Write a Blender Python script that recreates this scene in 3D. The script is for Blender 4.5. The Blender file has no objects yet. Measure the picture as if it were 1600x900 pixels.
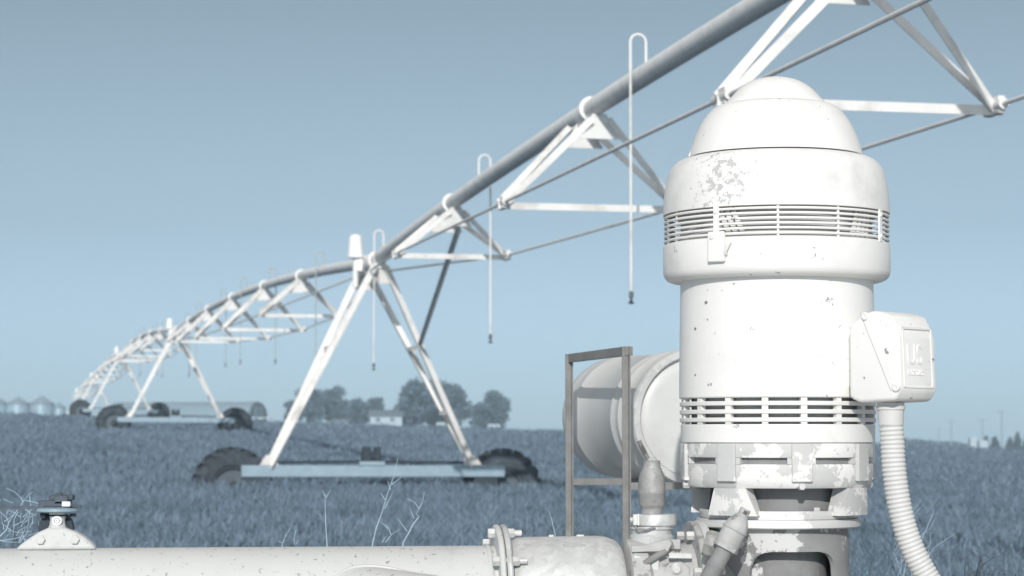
import bpy, bmesh, math, random
import numpy as np
from mathutils import Vector, Matrix
R = math.radians
sc = bpy.context.scene
col = sc.collection
random.seed(7)
rng = np.random.default_rng(7)

# ------------------------------------------------------------------ camera, sky, sun, exposure
F = 3500.0                      # focal length in pixels of the 1600 px wide photograph
EYE = 680.0                     # eye level row
TH = math.atan((EYE - 450) / F)
CAM = Vector((0, 0, 1.0))
cd = bpy.data.cameras.new("camera")
cam = bpy.data.objects.new("camera", cd)
col.objects.link(cam)
cam.location = CAM
cam.rotation_euler = (math.pi / 2 + TH, 0, 0)
cd.sensor_width = 36
cd.lens = F / 1600 * 36
cd.clip_start = 0.1
cd.clip_end = 20000
cd.dof.use_dof = True
cd.dof.focus_distance = 5.5
cd.dof.aperture_fstop = 8
sc.camera = cam

SUN_EL, SUN_AZ = 22.0, -5.0     # sun behind the camera, a little to the left
w = bpy.data.worlds.new("World")
sc.world = w
w.use_nodes = True
nt = w.node_tree
nt.nodes.clear()
sky = nt.nodes.new("ShaderNodeTexSky")
sky.sky_type = 'NISHITA'
sky.sun_disc = False
sky.sun_elevation = R(SUN_EL)
sky.sun_rotation = R(180 - SUN_AZ)
sky.air_density = 1.0
sky.dust_density = 0.6
sky.ozone_density = 1.0
hs = nt.nodes.new("ShaderNodeHueSaturation")
hs.inputs['Saturation'].default_value = 0.0
nt.links.new(sky.outputs[0], hs.inputs['Color'])
# clear blue band low in the sky, paler and more neutral towards the zenith
tcw = nt.nodes.new("ShaderNodeTexCoord")
sep = nt.nodes.new("ShaderNodeSeparateXYZ")
nt.links.new(tcw.outputs['Generated'], sep.inputs[0])
rmp = nt.nodes.new("ShaderNodeValToRGB")
nt.links.new(sep.outputs['Z'], rmp.inputs[0])
SKY_STOPS = [(0.0, (0.77, 1.07, 1.28)), (0.06, (0.66, 0.92, 1.13)), (0.19, (0.47, 0.655, 0.81)), (0.32, (1.25, 1.30, 1.36)), (0.6, (1.9, 1.88, 1.86))]
cr = rmp.color_ramp
for i, (p_, c_) in enumerate(SKY_STOPS):
    e_ = cr.elements[i] if i < 2 else cr.elements.new(p_)
    e_.position = p_
    e_.color = (*c_, 1)
mul = nt.nodes.new("ShaderNodeMix")
mul.data_type = 'RGBA'
mul.blend_type = 'MULTIPLY'
mul.inputs[0].default_value = 1.0
nt.links.new(hs.outputs[0], mul.inputs[6])
nt.links.new(rmp.outputs[0], mul.inputs[7])
bgn = nt.nodes.new("ShaderNodeBackground")
bgn.inputs['Strength'].default_value = 0.08
won = nt.nodes.new("ShaderNodeOutputWorld")
nt.links.new(mul.outputs[2], bgn.inputs['Color'])
nt.links.new(bgn.outputs[0], won.inputs['Surface'])

sl = bpy.data.lights.new("sun", 'SUN')
sl.energy = 3.2
sl.angle = R(0.53)
sl.color = (1.0, 0.97, 0.93)
so = bpy.data.objects.new("sun", sl)
col.objects.link(so)
so.rotation_euler = (R(90 - SUN_EL), 0, R(SUN_AZ))
so.location = (0, -10, 20)
sc.view_settings.view_transform = 'Standard'
sc.view_settings.look = 'None'
sc.view_settings.exposure = 0.0
sc.view_settings.gamma = 1.0
sc.view_settings.use_curve_mapping = False

_c, _s = math.cos(TH), math.sin(TH)
def W(px, py, Y):
    u, v = (px - 800) / F, (450 - py) / F
    k = Y / (_c - v * _s)
    return Vector((u * k, Y, 1.0 + (_s + v * _c) * k))

# ------------------------------------------------------------------ materials
MATS = {}
def mat(name, base, rough=0.6, metal=0.0, var=0.12, scale=6.0, chip=None, chip_t=0.72, chip_scale=14.0, chip_at=None,
        bump=0.0, bump_scale=60.0, island=0.0, spec=0.4, stretch=None, grime=None, grime_scale=2.5, grime_t=(0.5, 0.75), spangle=0):
    m = bpy.data.materials.new(name)
    m.use_nodes = True
    n = m.node_tree.nodes
    l = m.node_tree.links
    p = n["Principled BSDF"]
    p.inputs['Roughness'].default_value = rough
    p.inputs['Metallic'].default_value = metal
    p.inputs['Specular IOR Level'].default_value = spec
    tc = n.new("ShaderNodeTexCoord")
    src = tc.outputs['Object']
    if stretch:
        mp = n.new("ShaderNodeMapping")
        mp.inputs['Scale'].default_value = stretch
        l.new(src, mp.inputs[0])
        src = mp.outputs[0]
    def noise(sca, det=6, rgh=0.6):
        t = n.new("ShaderNodeTexNoise")
        t.inputs['Scale'].default_value = sca
        t.inputs['Detail'].default_value = det
        t.inputs['Roughness'].default_value = rgh
        l.new(src, t.inputs['Vector'])
        return t.outputs[0]
    def mix(fac, a, b):
        x = n.new("ShaderNodeMix")
        x.data_type = 'RGBA'
        if isinstance(fac, float): x.inputs[0].default_value = fac
        else: l.new(fac, x.inputs[0])
        for v, i in ((a, 6), (b, 7)):
            if isinstance(v, tuple): x.inputs[i].default_value = (*v, 1)
            else: l.new(v, x.inputs[i])
        return x.outputs[2]
    def ramp(v, a, b):
        r = n.new("ShaderNodeMapRange")
        r.inputs[1].default_value = a
        r.inputs[2].default_value = b
        l.new(v, r.inputs[0])
        return r.outputs[0]
    dk = tuple(c * (1 - var) for c in base)
    lt = tuple(min(1, c * (1 + var)) for c in base)
    c = mix(ramp(noise(scale), 0.3, 0.7), dk, lt)
    if island:
        g = n.new("ShaderNodeNewGeometry")
        dk2 = tuple(k * (1 - island) for k in base)
        lt2 = tuple(min(1, k * (1 + island)) for k in base)
        c = mix(0.6, c, mix(g.outputs['Random Per Island'], dk2, lt2))
    if spangle:
        vo = n.new('ShaderNodeTexVoronoi'); vo.inputs['Scale'].default_value = spangle; l.new(src, vo.inputs['Vector'])
        sp = n.new('ShaderNodeSeparateColor'); l.new(vo.outputs['Color'], sp.inputs[0])
        c = mix(0.55, c, mix(sp.outputs[0], tuple(k * .8 for k in base), tuple(min(1, k * 1.15) for k in base)))
    if grime:
        c = mix(ramp(noise(grime_scale, 8, 0.65), *grime_t), c, grime)
    if chip:
        nz_ = noise(chip_scale, 8, 0.7)
        if chip_at:                      # wear gathered round one spot of the thing
            vm = n.new("ShaderNodeVectorMath"); vm.operation = 'DISTANCE'
            l.new(src, vm.inputs[0]); vm.inputs[1].default_value = chip_at[:3]
            md = n.new("ShaderNodeMapRange"); md.inputs[1].default_value = 0.0; md.inputs[2].default_value = chip_at[3]
            md.inputs[3].default_value = chip_at[4]; md.inputs[4].default_value = 0.0
            l.new(vm.outputs['Value'], md.inputs[0])
            ad = n.new("ShaderNodeMath"); ad.operation = 'ADD'
            l.new(nz_, ad.inputs[0]); l.new(md.outputs[0], ad.inputs[1]); nz_ = ad.outputs[0]
        c = mix(ramp(nz_, chip_t, chip_t + 0.02), c, chip)
    l.new(c, p.inputs['Base Color'])
    if bump:
        b = n.new("ShaderNodeBump")
        b.inputs['Strength'].default_value = bump
        b.inputs['Distance'].default_value = 0.004
        l.new(noise(bump_scale, 5), b.inputs['Height'])
        l.new(b.outputs[0], p.inputs['Normal'])
    MATS[name] = m
    return m

WHITE = (0.84, 0.83, 0.81)
M_motor = mat("motor_white_paint", WHITE, 0.5, var=0.03, chip=(0.3, 0.3, 0.3), chip_t=0.64, chip_scale=30, grime=(0.62, 0.61, 0.59), grime_scale=5, grime_t=(0.58, 0.85), bump=0.15, bump_scale=45)
M_hood = mat("hood_worn_paint", WHITE, 0.5, var=0.03, chip=(0.52, 0.52, 0.515), chip_t=0.675, chip_scale=58, chip_at=(-0.15, -0.22, 0.81, 0.17, 0.20), grime=(0.6, 0.59, 0.57), grime_scale=4, grime_t=(0.55, 0.8), bump=0.15, bump_scale=45)
M_slat = mat("louvre_paint", (0.78, 0.77, 0.75), 0.5, var=0.06, chip=(0.3, 0.3, 0.3), chip_t=0.68, chip_scale=22)
M_cast = mat("worn_cast_paint", (0.80, 0.79, 0.77), 0.65, var=0.05, chip=(0.56, 0.56, 0.555), chip_t=0.50, chip_scale=9, bump=0.3, bump_scale=70)
M_iron = mat("bare_grey_iron", (0.25, 0.25, 0.25), 0.7, var=0.2, scale=12, bump=0.35, bump_scale=80)
M_head = mat("peeling_pump_paint", (0.27, 0.27, 0.27), 0.7, var=0.15, scale=10, chip=(0.60, 0.60, 0.595), chip_t=0.60, chip_scale=9, chip_at=(-.04, -.17, 1.285, .15, .24), bump=0.3)
M_dark = mat("dark_gap_shade", (0.12, 0.12, 0.12), 0.8)  # shade of the dome gap and socket hole put into the colour
M_pipe = mat("pipe_white_paint", (0.60, 0.605, 0.595), 0.45, var=0.03, chip=(0.30, 0.295, 0.29), chip_t=0.615, chip_scale=60, grime=(0.44, 0.44, 0.43), grime_scale=7, grime_t=(0.55, 0.85), bump=0.1)
M_galv = mat("galvanised_steel", (0.58, 0.585, 0.58), 0.5, 0.15, var=0.13, scale=18, grime=(0.40, 0.40, 0.40), grime_scale=5, grime_t=(0.5, 0.85), bump=0.2, spangle=55)
M_valve = mat("valve_worn_metal", (0.45, 0.45, 0.445), 0.6, 0.0, var=0.15, scale=20, chip=(0.27, 0.27, 0.27), chip_t=0.57, chip_scale=18, bump=0.5, bump_scale=70)
M_brass = mat("valve_dull_metal", (0.33, 0.33, 0.325), 0.5, 0.15, var=0.25, scale=25, grime=(0.28, 0.28, 0.27), grime_scale=9, bump=0.6, bump_scale=60)
M_bolt = mat("bolt_zinc", (0.62, 0.62, 0.61), 0.45, 0.2, var=0.15, scale=40)
M_tank = mat("tank_plastic", (0.62, 0.625, 0.615), 0.4, var=0.05, scale=5, grime=(0.5, 0.5, 0.49), grime_scale=4, grime_t=(0.55, 0.85))
M_recess = mat("vent_recess_grey", (0.48, 0.48, 0.475), 0.7)  # shade between the vents put into the grey; cover seam shares it
M_bounce = mat("pale_bounce_surface", (0.42, 0.42, 0.41), 0.95, var=0.2, scale=3, bump=.5)  # pale so the added ground sheet bounces light
M_rack = mat("rack_grey_steel", (0.235, 0.235, 0.23), 0.7, var=0.2, scale=14, chip=(0.17, 0.16, 0.15), chip_t=0.66, chip_scale=25, bump=0.3)
M_hose = mat("conduit_grey_plastic", (0.62, 0.615, 0.60), 0.5, var=0.05)
M_truss = mat("truss_galvanised", (0.80, 0.79, 0.77), 0.5, 0.0, var=0.07, scale=3, grime=(0.46, 0.44, 0.41), grime_scale=2.6, grime_t=(0.5, 0.78))
M_wpipe = mat("span_pipe_galvanised", (0.88, 0.875, 0.86), 0.5, 0.0, var=0.06, scale=9, grime=(0.60, 0.59, 0.57), grime_scale=3.5, grime_t=(0.5, 0.8))
M_rod = mat("truss_rod_steel", (0.84, 0.83, 0.81), 0.5, 0.0, var=0.1)
M_drop = mat("drop_hose_grey", (0.42, 0.45, 0.47), 0.6)
M_noz = mat("nozzle_dark_plastic", (0.12, 0.14, 0.155), 0.6)
M_cap = mat("control_box_white", (0.85, 0.85, 0.84), 0.4, var=0.02)
M_tyre = mat("tyre_rubber", (0.05, 0.064, 0.078), 0.85, var=0.25, scale=9, grime=(0.12, 0.15, 0.18), grime_scale=4, grime_t=(0.5, 0.8), bump=0.4)
M_rim = mat("wheel_rim_steel", (0.11, 0.135, 0.16), 0.5, 0.1, var=0.15)
M_beam = mat("base_beam_steel", (0.30, 0.40, 0.47), 0.5, 0.1, var=0.1)
M_gear = mat("gearbox_dark", (0.035, 0.05, 0.065), 0.7)
M_field = mat("field_soil_and_crop", (0.085, 0.125, 0.165), 0.95, var=0.3, scale=0.5, bump=0.8, bump_scale=3.0, spec=0.1, chip=None)
M_blade = mat("crop_blades", (0.175, 0.24, 0.305), 0.8, var=0.3, scale=1.1, grime=(0.115, 0.16, 0.205), grime_scale=0.35, grime_t=(0.5, 0.72), island=0.55, spec=0.15)
M_tuft = mat("dry_tuft_stems", (0.34, 0.46, 0.55), 0.8, var=0.3, scale=20)
M_weed = mat("dry_weed_stems", (0.36, 0.48, 0.56), 0.8, var=0.15, scale=20)
M_weedd = mat("grass_leaf_dark", (0.075, 0.105, 0.135), 0.8, var=0.3, scale=20, island=0.5)
M_leaf = mat("tree_leaves", (0.12, 0.17, 0.22), 0.85, var=0.25, scale=0.6, island=0.6, spec=0.1)
M_leafd = mat("conifer_leaves", (0.06, 0.085, 0.11), 0.85, var=0.25, scale=0.6, island=0.5, spec=0.1)
M_bark = mat("tree_bark", (0.07, 0.085, 0.10), 0.9)
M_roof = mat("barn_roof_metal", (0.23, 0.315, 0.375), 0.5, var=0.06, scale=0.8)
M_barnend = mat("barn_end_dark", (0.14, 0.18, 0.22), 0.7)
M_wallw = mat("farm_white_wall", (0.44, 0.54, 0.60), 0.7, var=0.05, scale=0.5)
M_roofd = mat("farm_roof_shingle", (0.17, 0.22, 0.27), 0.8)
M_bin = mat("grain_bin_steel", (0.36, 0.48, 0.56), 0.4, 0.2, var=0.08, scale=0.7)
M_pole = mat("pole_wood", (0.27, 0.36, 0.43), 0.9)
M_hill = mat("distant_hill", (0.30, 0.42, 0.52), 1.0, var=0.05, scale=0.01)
M_logo = mat("valve_disc_white", (0.9, 0.9, 0.9), 0.4, var=0.01)
M_dkblue = mat("valve_dark_paint", (0.07, 0.09, 0.115), 0.6, var=0.3, scale=30, chip=(0.45, 0.42, 0.4), chip_t=0.66, chip_scale=40)
M_plate = mat("valve_plate_paint", (0.26, 0.36, 0.43), 0.5, var=0.1, scale=20)

# ------------------------------------------------------------------ mesh helpers
ORG = {}
def thing(name, label, cat, loc, group=None):
    o = bpy.data.objects.new(name, None)
    o.empty_display_size = 0.1
    col.objects.link(o)
    o.location = loc
    ORG[o.name] = Vector(loc)
    tag(o, label, cat, group)
    return o
def tag(o, label, cat, group=None, kind=None):
    if label: o['label'] = label
    if cat: o['category'] = cat
    if group: o['group'] = group
    if kind: o['kind'] = kind
    return o

def frame(ax):
    a = Vector(ax).normalized()
    h = Vector((0, 0, 1)) if abs(a.z) < 0.95 else Vector((1, 0, 0))
    u = h.cross(a).normalized()
    v = a.cross(u).normalized()
    return a, u, v

class MB:
    def __init__(s): s.v = []; s.f = []
    def add(s, vs, fs):
        b = len(s.v)
        s.v += [tuple(x) for x in vs]
        s.f += [tuple(i + b for i in f) for f in fs]
        return s
    def box(s, c, size, ax=None, ay=None, az=None):
        c = Vector(c)
        ax = Vector(ax or (1, 0, 0)).normalized(); ay = Vector(ay or (0, 1, 0)).normalized(); az = Vector(az or (0, 0, 1)).normalized()
        h = [k / 2 for k in size]
        vs = [c + ax * (sx * h[0]) + ay * (sy * h[1]) + az * (sz * h[2]) for sz in (-1, 1) for sy in (-1, 1) for sx in (-1, 1)]
        return s.add(vs, [(0, 2, 3, 1), (4, 5, 7, 6), (0, 1, 5, 4), (2, 6, 7, 3), (0, 4, 6, 2), (1, 3, 7, 5)])
    def bar(s, p0, p1, wd, ht, up=(0, 0, 1)):
        p0, p1 = Vector(p0), Vector(p1)
        a = (p1 - p0); L = a.length; a.normalize()
        u = Vector(up)
        sd = a.cross(u)
        if sd.length < 1e-4: sd = a.cross(Vector((1, 0, 0)))
        sd.normalize(); u = sd.cross(a).normalized()
        return s.box((p0 + p1) / 2, (L, wd, ht), a, sd, u)
    def angle(s, p0, p1, wd, t, up=(0, 0, 1), flip=1):
        p0, p1 = Vector(p0), Vector(p1)
        a = (p1 - p0); L = a.length; a.normalize()
        sd = a.cross(Vector(up))
        if sd.length < 1e-4: sd = a.cross(Vector((1, 0, 0)))
        sd.normalize(); u = sd.cross(a).normalized()
        c = (p0 + p1) / 2
        s.box(c, (L, wd, t), a, sd, u)
        return s.box(c + sd * (flip * (wd / 2 - t / 2)) - u * (wd / 2 + t * 0.5), (L, t, wd - t * .0), a, sd, u)
    def lathe(s, o, ax, prof, n=48, a0=0.0, a1=2 * math.pi, closed=True):
        o = Vector(o); a, u, v = frame(ax)
        full = abs(a1 - a0 - 2 * math.pi) < 1e-6
        m = n if full else n + 1
        base = len(s.v); rows = []
        for r, t in prof:
            if r < 1e-6:
                rows.append([len(s.v)]); s.v.append(tuple(o + a * t)); continue
            row = []
            for i in range(m):
                an = a0 + (a1 - a0) * i / n
                row.append(len(s.v)); s.v.append(tuple(o + a * t + (u * math.cos(an) + v * math.sin(an)) * r))
            rows.append(row)
        for A, B in zip(rows[:-1], rows[1:]):
            for i in range(n):
                j = (i + 1) % m
                if len(A) == 1 and len(B) == 1: continue
                if len(A) == 1: s.f.append((A[0], B[j], B[i]))
                elif len(B) == 1: s.f.append((A[i], A[j], B[0]))
                else: s.f.append((A[i], A[j], B[j], B[i]))
        return s
    def cyl(s, p0, p1, r0, r1=None, n=16):
        p0, p1 = Vector(p0), Vector(p1)
        r1 = r0 if r1 is None else r1
        L = (p1 - p0).length
        return s.lathe(p0, p1 - p0, [(0, 0), (r0, 0), (r1, L), (0, L)], n)
    def tube(s, pts, r, n=8, caps=True):
        pts = [Vector(p) for p in pts]
        rs = r if isinstance(r, (list, tuple)) else [r] * len(pts)
        prev = None; rows = []
        for i, p in enumerate(pts):
            d = (pts[min(i + 1, len(pts) - 1)] - pts[max(i - 1, 0)]).normalized()
            if prev is None: a, u, v = frame(d)
            else:
                u = (prev - d * prev.dot(d)).normalized(); v = d.cross(u)
            prev = u
            row = []
            for k in range(n):
                an = 2 * math.pi * k / n
                row.append(len(s.v)); s.v.append(tuple(p + (u * math.cos(an) + v * math.sin(an)) * rs[i]))
            rows.append(row)
        for A, B in zip(rows[:-1], rows[1:]):
            for k in range(n):
                j = (k + 1) % n
                s.f.append((A[k], A[j], B[j], B[k]))
        if caps:
            s.f.append(tuple(reversed(rows[0]))); s.f.append(tuple(rows[-1]))
        return s
    def prism(s, poly, d):
        poly = [Vector(p) for p in poly]; d = Vector(d); n = len(poly)
        vs = [p - d / 2 for p in poly] + [p + d / 2 for p in poly]
        fs = [tuple(range(n - 1, -1, -1)), tuple(range(n, 2 * n))] + [(i, (i + 1) % n, n + (i + 1) % n, n + i) for i in range(n)]
        return s.add(vs, fs)
    def hexbolt(s, c, ax, r, h):
        s.lathe(c, ax, [(0, 0), (r, 0), (r, h * .85), (r * .85, h), (0, h)], 6)
        return s
    def build(s, name, m, parent=None, bevel=0.0, origin=None, sharp=38):
        org = ORG[parent.name] if parent else Vector(origin or (0, 0, 0))
        me = bpy.data.meshes.new(name)
        me.from_pydata([(x - org.x, y - org.y, z - org.z) for x, y, z in s.v], [], s.f)
        bm = bmesh.new(); bm.from_mesh(me)
        bmesh.ops.recalc_face_normals(bm, faces=bm.faces)
        bm.to_mesh(me); bm.free()
        me.materials.append(m)
        me.shade_smooth()
        me.set_sharp_from_angle(angle=R(sharp))
        o = bpy.data.objects.new(name, me)
        col.objects.link(o)
        ORG[o.name] = org
        if parent: o.parent = parent
        else: o.location = org
        if bevel:
            b = o.modifiers.new("bevel", 'BEVEL'); b.width = bevel; b.segments = 2; b.limit_method = 'ANGLE'; b.angle_limit = R(40)
        return o

def raw_mesh(name, V, Fq, m, sides):
    me = bpy.data.meshes.new(name)
    V = np.asarray(V, dtype=np.float32); Fq = np.asarray(Fq, dtype=np.int32)
    nf = len(Fq)
    me.vertices.add(len(V)); me.vertices.foreach_set("co", V.ravel())
    me.loops.add(nf * sides); me.loops.foreach_set("vertex_index", Fq.ravel())
    me.polygons.add(nf); me.polygons.foreach_set("loop_start", np.arange(nf, dtype=np.int32) * sides)
    me.update(calc_edges=True)
    me.materials.append(m)
    o = bpy.data.objects.new(name, me)
    col.objects.link(o)
    return o

# ------------------------------------------------------------------ terrain
GY = [-60, 8.5, 11, 20, 36.7, 55, 83, 130, 176, 260, 420, 700, 1500, 2600]
GZ = [-.5, -.5, -.05, 0., .19, .50, .98, 1.30, .75, -.2, 1.85, 2.1, 1.5, -6]
SL = -0.0325
def top(X, Y):                    # height of the crop canopy (bare earth by the pump)
    return np.interp(Y, GY, GZ) + SL * np.clip(X, -260, 260) * np.clip(np.asarray(Y) / 125, 0, 1) - 0.012 * np.clip(np.asarray(X) - 2, 0, 200) * np.clip(np.asarray(Y) / 80, 0, 1)
def topf(X, Y): return float(top(X, Y))

ys = np.concatenate([np.linspace(-60, 5, 14), np.linspace(6, 60, 160), np.linspace(61, 260, 150), np.linspace(265, 700, 60), np.geomspace(720, 2600, 30)])
us = np.linspace(-1, 1, 121)
gv = []
for y in ys:
    half = max(40.0, 0.42 * y + 30)
    X = us * half
    Z = top(X, y)
    amp = 0.03 if y > 12 else 0.01
    Z = Z + rng.normal(0, amp, len(X)) * (1 if y < 260 else 0) - 0.10 * (1.0 if 12 < y < 260 else 0.0)
    gv.append(np.stack([X, np.full_like(X, y), Z], 1))
nx = len(us)
gf = [(j * nx + i, j * nx + i + 1, (j + 1) * nx + i + 1, (j + 1) * nx + i) for j in range(len(ys) - 1) for i in range(nx - 1)]
field = raw_mesh("ground", np.concatenate(gv), gf, M_field, 4)
field.data.shade_smooth()
field['kind'] = 'structure'

dl = MB()  # unseen pale sheet, added to bounce light up into shaded undersides
dl.add([(x, y, -.472) for y in (-40, 8.3) for x in (-30, 30)], [(0, 1, 3, 2)])
dlo = dl.build("bounce_ground", M_bounce); dlo['kind'] = 'structure'
# crop blades: many narrow two-face leaves, denser near the pump
def blades(n, y0, y1, pw, h0, h1, wd, lean=.35):
    u = rng.random(n)
    Y = y0 + (y1 - y0) * u ** pw
    half = 0.245 * Y + 1.5
    X = (rng.random(n) * 2 - 1) * half
    # plants grow in tufts: pull each leaf towards the middle of its tuft
    nc = n // 22
    ci = rng.integers(0, nc, n)
    sg = 0.05 + 0.0022 * Y[ci]
    loose = rng.random(n) < .25
    X2 = X[ci] + rng.normal(0, 1, n) * sg; Y2 = Y[ci] + rng.normal(0, 1, n) * sg
    X = np.where(loose, X, X2); Y = np.where(loose, Y, Y2)
    tuft = 0.82 + 0.4 * rng.random(nc)
    th = np.where(loose, .8, tuft[ci])
    # patchiness
    pat = np.sin(X * 1.7 + np.sin(Y * .9) * 2) * np.sin(Y * 1.3 + np.cos(X * 1.1) * 2)
    H = (h0 + (h1 - h0) * rng.random(n)) * (1 + .2 * pat) * th
    Z = top(X, Y) - 0.16
    az = rng.random(n) * 2 * np.pi
    dx, dy = np.cos(az), np.sin(az)
    ll = lean * rng.random(n) * H
    wv = wd * (0.6 + 0.8 * rng.random(n))
    wa = rng.random(n) * np.pi
    wx, wy = np.cos(wa) * wv / 2, np.sin(wa) * wv / 2
    base = np.stack([X, Y, Z], 1)
    P = np.zeros((n, 5, 3))
    P[:, 0] = base - np.stack([wx, wy, 0 * wx], 1)
    P[:, 1] = base + np.stack([wx, wy, 0 * wx], 1)
    mid = base + np.stack([dx * ll * .35, dy * ll * .35, H * .6], 1)
    P[:, 2] = mid + np.stack([wx, wy, 0 * wx], 1) * .9
    P[:, 3] = mid - np.stack([wx, wy, 0 * wx], 1) * .9
    P[:, 4] = base + np.stack([dx * ll, dy * ll, H], 1)
    b = np.arange(n)[:, None] * 5
    tri = np.concatenate([b + np.array([[0, 1, 2]]), b + np.array([[0, 2, 3]]), b + np.array([[3, 2, 4]])])
    return P.reshape(-1, 3), tri
parts = [blades(230000, 11, 40, 1.5, .12, .23, .015, .9), blades(170000, 36, 90, 1.3, .13, .25, .024, .9), blades(90000, 85, 190, 1.2, .16, .32, .055, .8)]
Vs, Ts, off = [], [], 0
for V_, T_ in parts:
    Vs.append(V_); Ts.append(T_ + off); off += len(V_)
crop = raw_mesh("crop", np.concatenate(Vs), np.concatenate(Ts), M_blade, 3)
tag(crop, "low blue grey crop covering the field behind the pump", "crop", None, 'stuff')

# ------------------------------------------------------------------ distant hills
mb = MB()
hp = [(x, 2200 + 60 * math.sin(x * .004)) for x in range(-1500, 1900, 100)]
vs = []
for i, (x, y) in enumerate(hp):
    hgt = W(800 + x / y * F, 688 - 4 + 3 * math.sin(x * .006) - (800 - (800 + x / y * F)) * -.012, y).z
    vs += [(x, y, -40), (x, y, hgt), (x, y + 500, hgt - 4), (x, y + 500, -40)]
fs = []
for i in range(len(hp) - 1):
    a, b = i * 4, i * 4 + 4
    fs += [(a, b, b + 1, a + 1), (a + 1, b + 1, b + 2, a + 2), (a + 2, b + 2, b + 3, a + 3)]
mb.add(vs, fs)
hl = mb.build("hills", M_hill)
hl['kind'] = 'structure'

# ------------------------------------------------------------------ centre pivot machine
T0 = Vector((-2.3, 36.7, 0))
SD = Vector((-10.2, 46.6, 0))
SPAN = SD.length
sd = SD.normalized()
bd = Vector((sd.y, -sd.x, 0))            # along the base beams, to the right
def tower_xy(k): return T0 + SD * k      # k = 0 is the tower nearest the camera
PIPE_H = 3.62
def pz_tower(k):
    p = tower_xy(k)
    return topf(p.x, p.y) + PIPE_H
Z = [pz_tower(k) for k in range(5)]
ZN = 3.83                                 # near, behind the camera
def pipe_pt(k, t, arch):                 # span k runs from tower k (t=0) to tower k+1 (t=1); span -1 comes towards the camera
    if k == -1:
        p = T0 - SD * t; z = ZN + arch * 4 * t * (1 - t)
    else:
        p = tower_xy(k) + SD * t; z = Z[k] * (1 - t) + Z[k + 1] * t + arch * 4 * t * (1 - t)
    return Vector((p.x, p.y, z))
ORD = ["nearest", "second", "third", "fourth", "farthest"]
span_labels = {
    -1: "nearest irrigation span rising overhead behind the white motor, with big white truss struts",
    0: "second irrigation span, arching from the front wheeled tower back to the second tower",
    1: "third irrigation span, small arched truss running on beyond the second tower",
    2: "fourth irrigation span, tiny truss above the far wheels before the last span",
    3: "farthest irrigation span, thick looking pipe end low over the grain bins' side of the field"}
def span(k, joints, arch, t_end=1.0, overhang=False, coarse=False):
    base = pipe_pt(k, 0, arch)
    t = thing("irrigation_span", span_labels[k], "irrigation span", (base.x, base.y, base.z), "spans of the pivot irrigation machine")
    pts = [pipe_pt(k, t_end * i / 40, arch) for i in range(41)]
    if overhang: pts += [pts[-1] + (pts[-1] - pts[-2]) * 4]
    MB().tube(pts, 0.098, 20).build("pipe", M_wpipe, t)
    dirs = 1 if k >= 0 else -1
    d3 = sd * dirs
    nodesL, nodesR = [], []
    nj = len(joints)
    for i, jt in enumerate(joints):
        p = pipe_pt(k, jt, arch)
        q = 4 * jt * (1 - jt)
        depth = 0.28 + 0.82 * q
        half = 0.52 + 0.47 * q
        c = p - Vector((0, 0, depth))
        nl, nr = c - bd * half, c + bd * half
        nodesL.append(nl); nodesR.append(nr)
        # pipe flange pair
        ax = (pipe_pt(k, jt + .005, arch) - pipe_pt(k, jt - .005, arch)).normalized()
        fl = MB(); fl.lathe(p - ax * .03, ax, [(0, 0), (.128, 0), (.128, .025), (.115, .026), (.115, .034), (.128, .035), (.128, .06), (0, .06)], 20)
        fl.build("pipe_flange", M_wpipe, t)
        # gusset plate hanging under the pipe, folded to both sides
        g = MB()
        g.bar(p - ax * .34 - Vector((0, 0, .115)), p + ax * .34 - Vector((0, 0, .115)), .13, .02)
        for e in (-1, 1):
            o = p + ax * (.33 * e) - Vector((0, 0, .1))
            g.prism([o - bd * .07, o + bd * .07, o + bd * .21 - Vector((0, 0, .25)), o - bd * .21 - Vector((0, 0, .25))], ax * .012)
        g.build("gusset", M_truss, t)
        for n_, sgn in ((nl, -1), (nr, 1)):
            for e in (-1, 1):
                q0 = p + ax * (.345 * e) - Vector((0, 0, .14)) + bd * (.10 * sgn)
                MB().angle(q0, n_, .065, .008, up=(0, 0, 1) if e > 0 else tuple(bd), flip=sgn).build("strut", M_truss, t)
        MB().angle(nl - bd * .05, nr + bd * .05, .06, .008, up=(0, 0, 1)).build("spreader", M_truss, t)
        if not coarse:
            for n_ in (nl, nr):
                kb = MB(); kb.bar(n_ - ax * .12, n_ + ax * .12, .05, .12); kb.cyl(n_ - ax * .16, n_ + ax * .16, .04, n=10)
                kb.build("truss_knuckle", M_truss, t)
    a0 = pipe_pt(k, .01, arch) - Vector((0, 0, .2)); a1 = pipe_pt(k, .99, arch) - Vector((0, 0, .2))
    for ns, sgn in ((nodesL, -1), (nodesR, 1)):
        chain = [a0 + bd * (.12 * sgn)] + ns + ([a1 + bd * (.12 * sgn)])
        for i in range(len(chain) - 1):
            if i == 0: continue
            MB().tube([chain[i], chain[i + 1]], .017, 8).build("truss_rod", M_rod, t)
        MB().tube([chain[0], chain[1]], .017, 8).build("truss_rod", M_rod, t)
    # electrical cable clipped along the pipe
    cb = [pipe_pt(k, t_end * i / 40, arch) + Vector((0, 0, .1)) + bd * .02 for i in range(41)]
    return t

span(-1, [.146, .304, .46, .615, .77], .55, .95)
span(0, [.20, .35, .52, .69, .85], .38)
span(1, [.19, .35, .52, .69, .85], .45)
span(2, [.19, .35, .52, .69, .85], .45, coarse=True)
span(3, [.19, .35, .52, .69, .85], .40, overhang=True, coarse=True)

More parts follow.
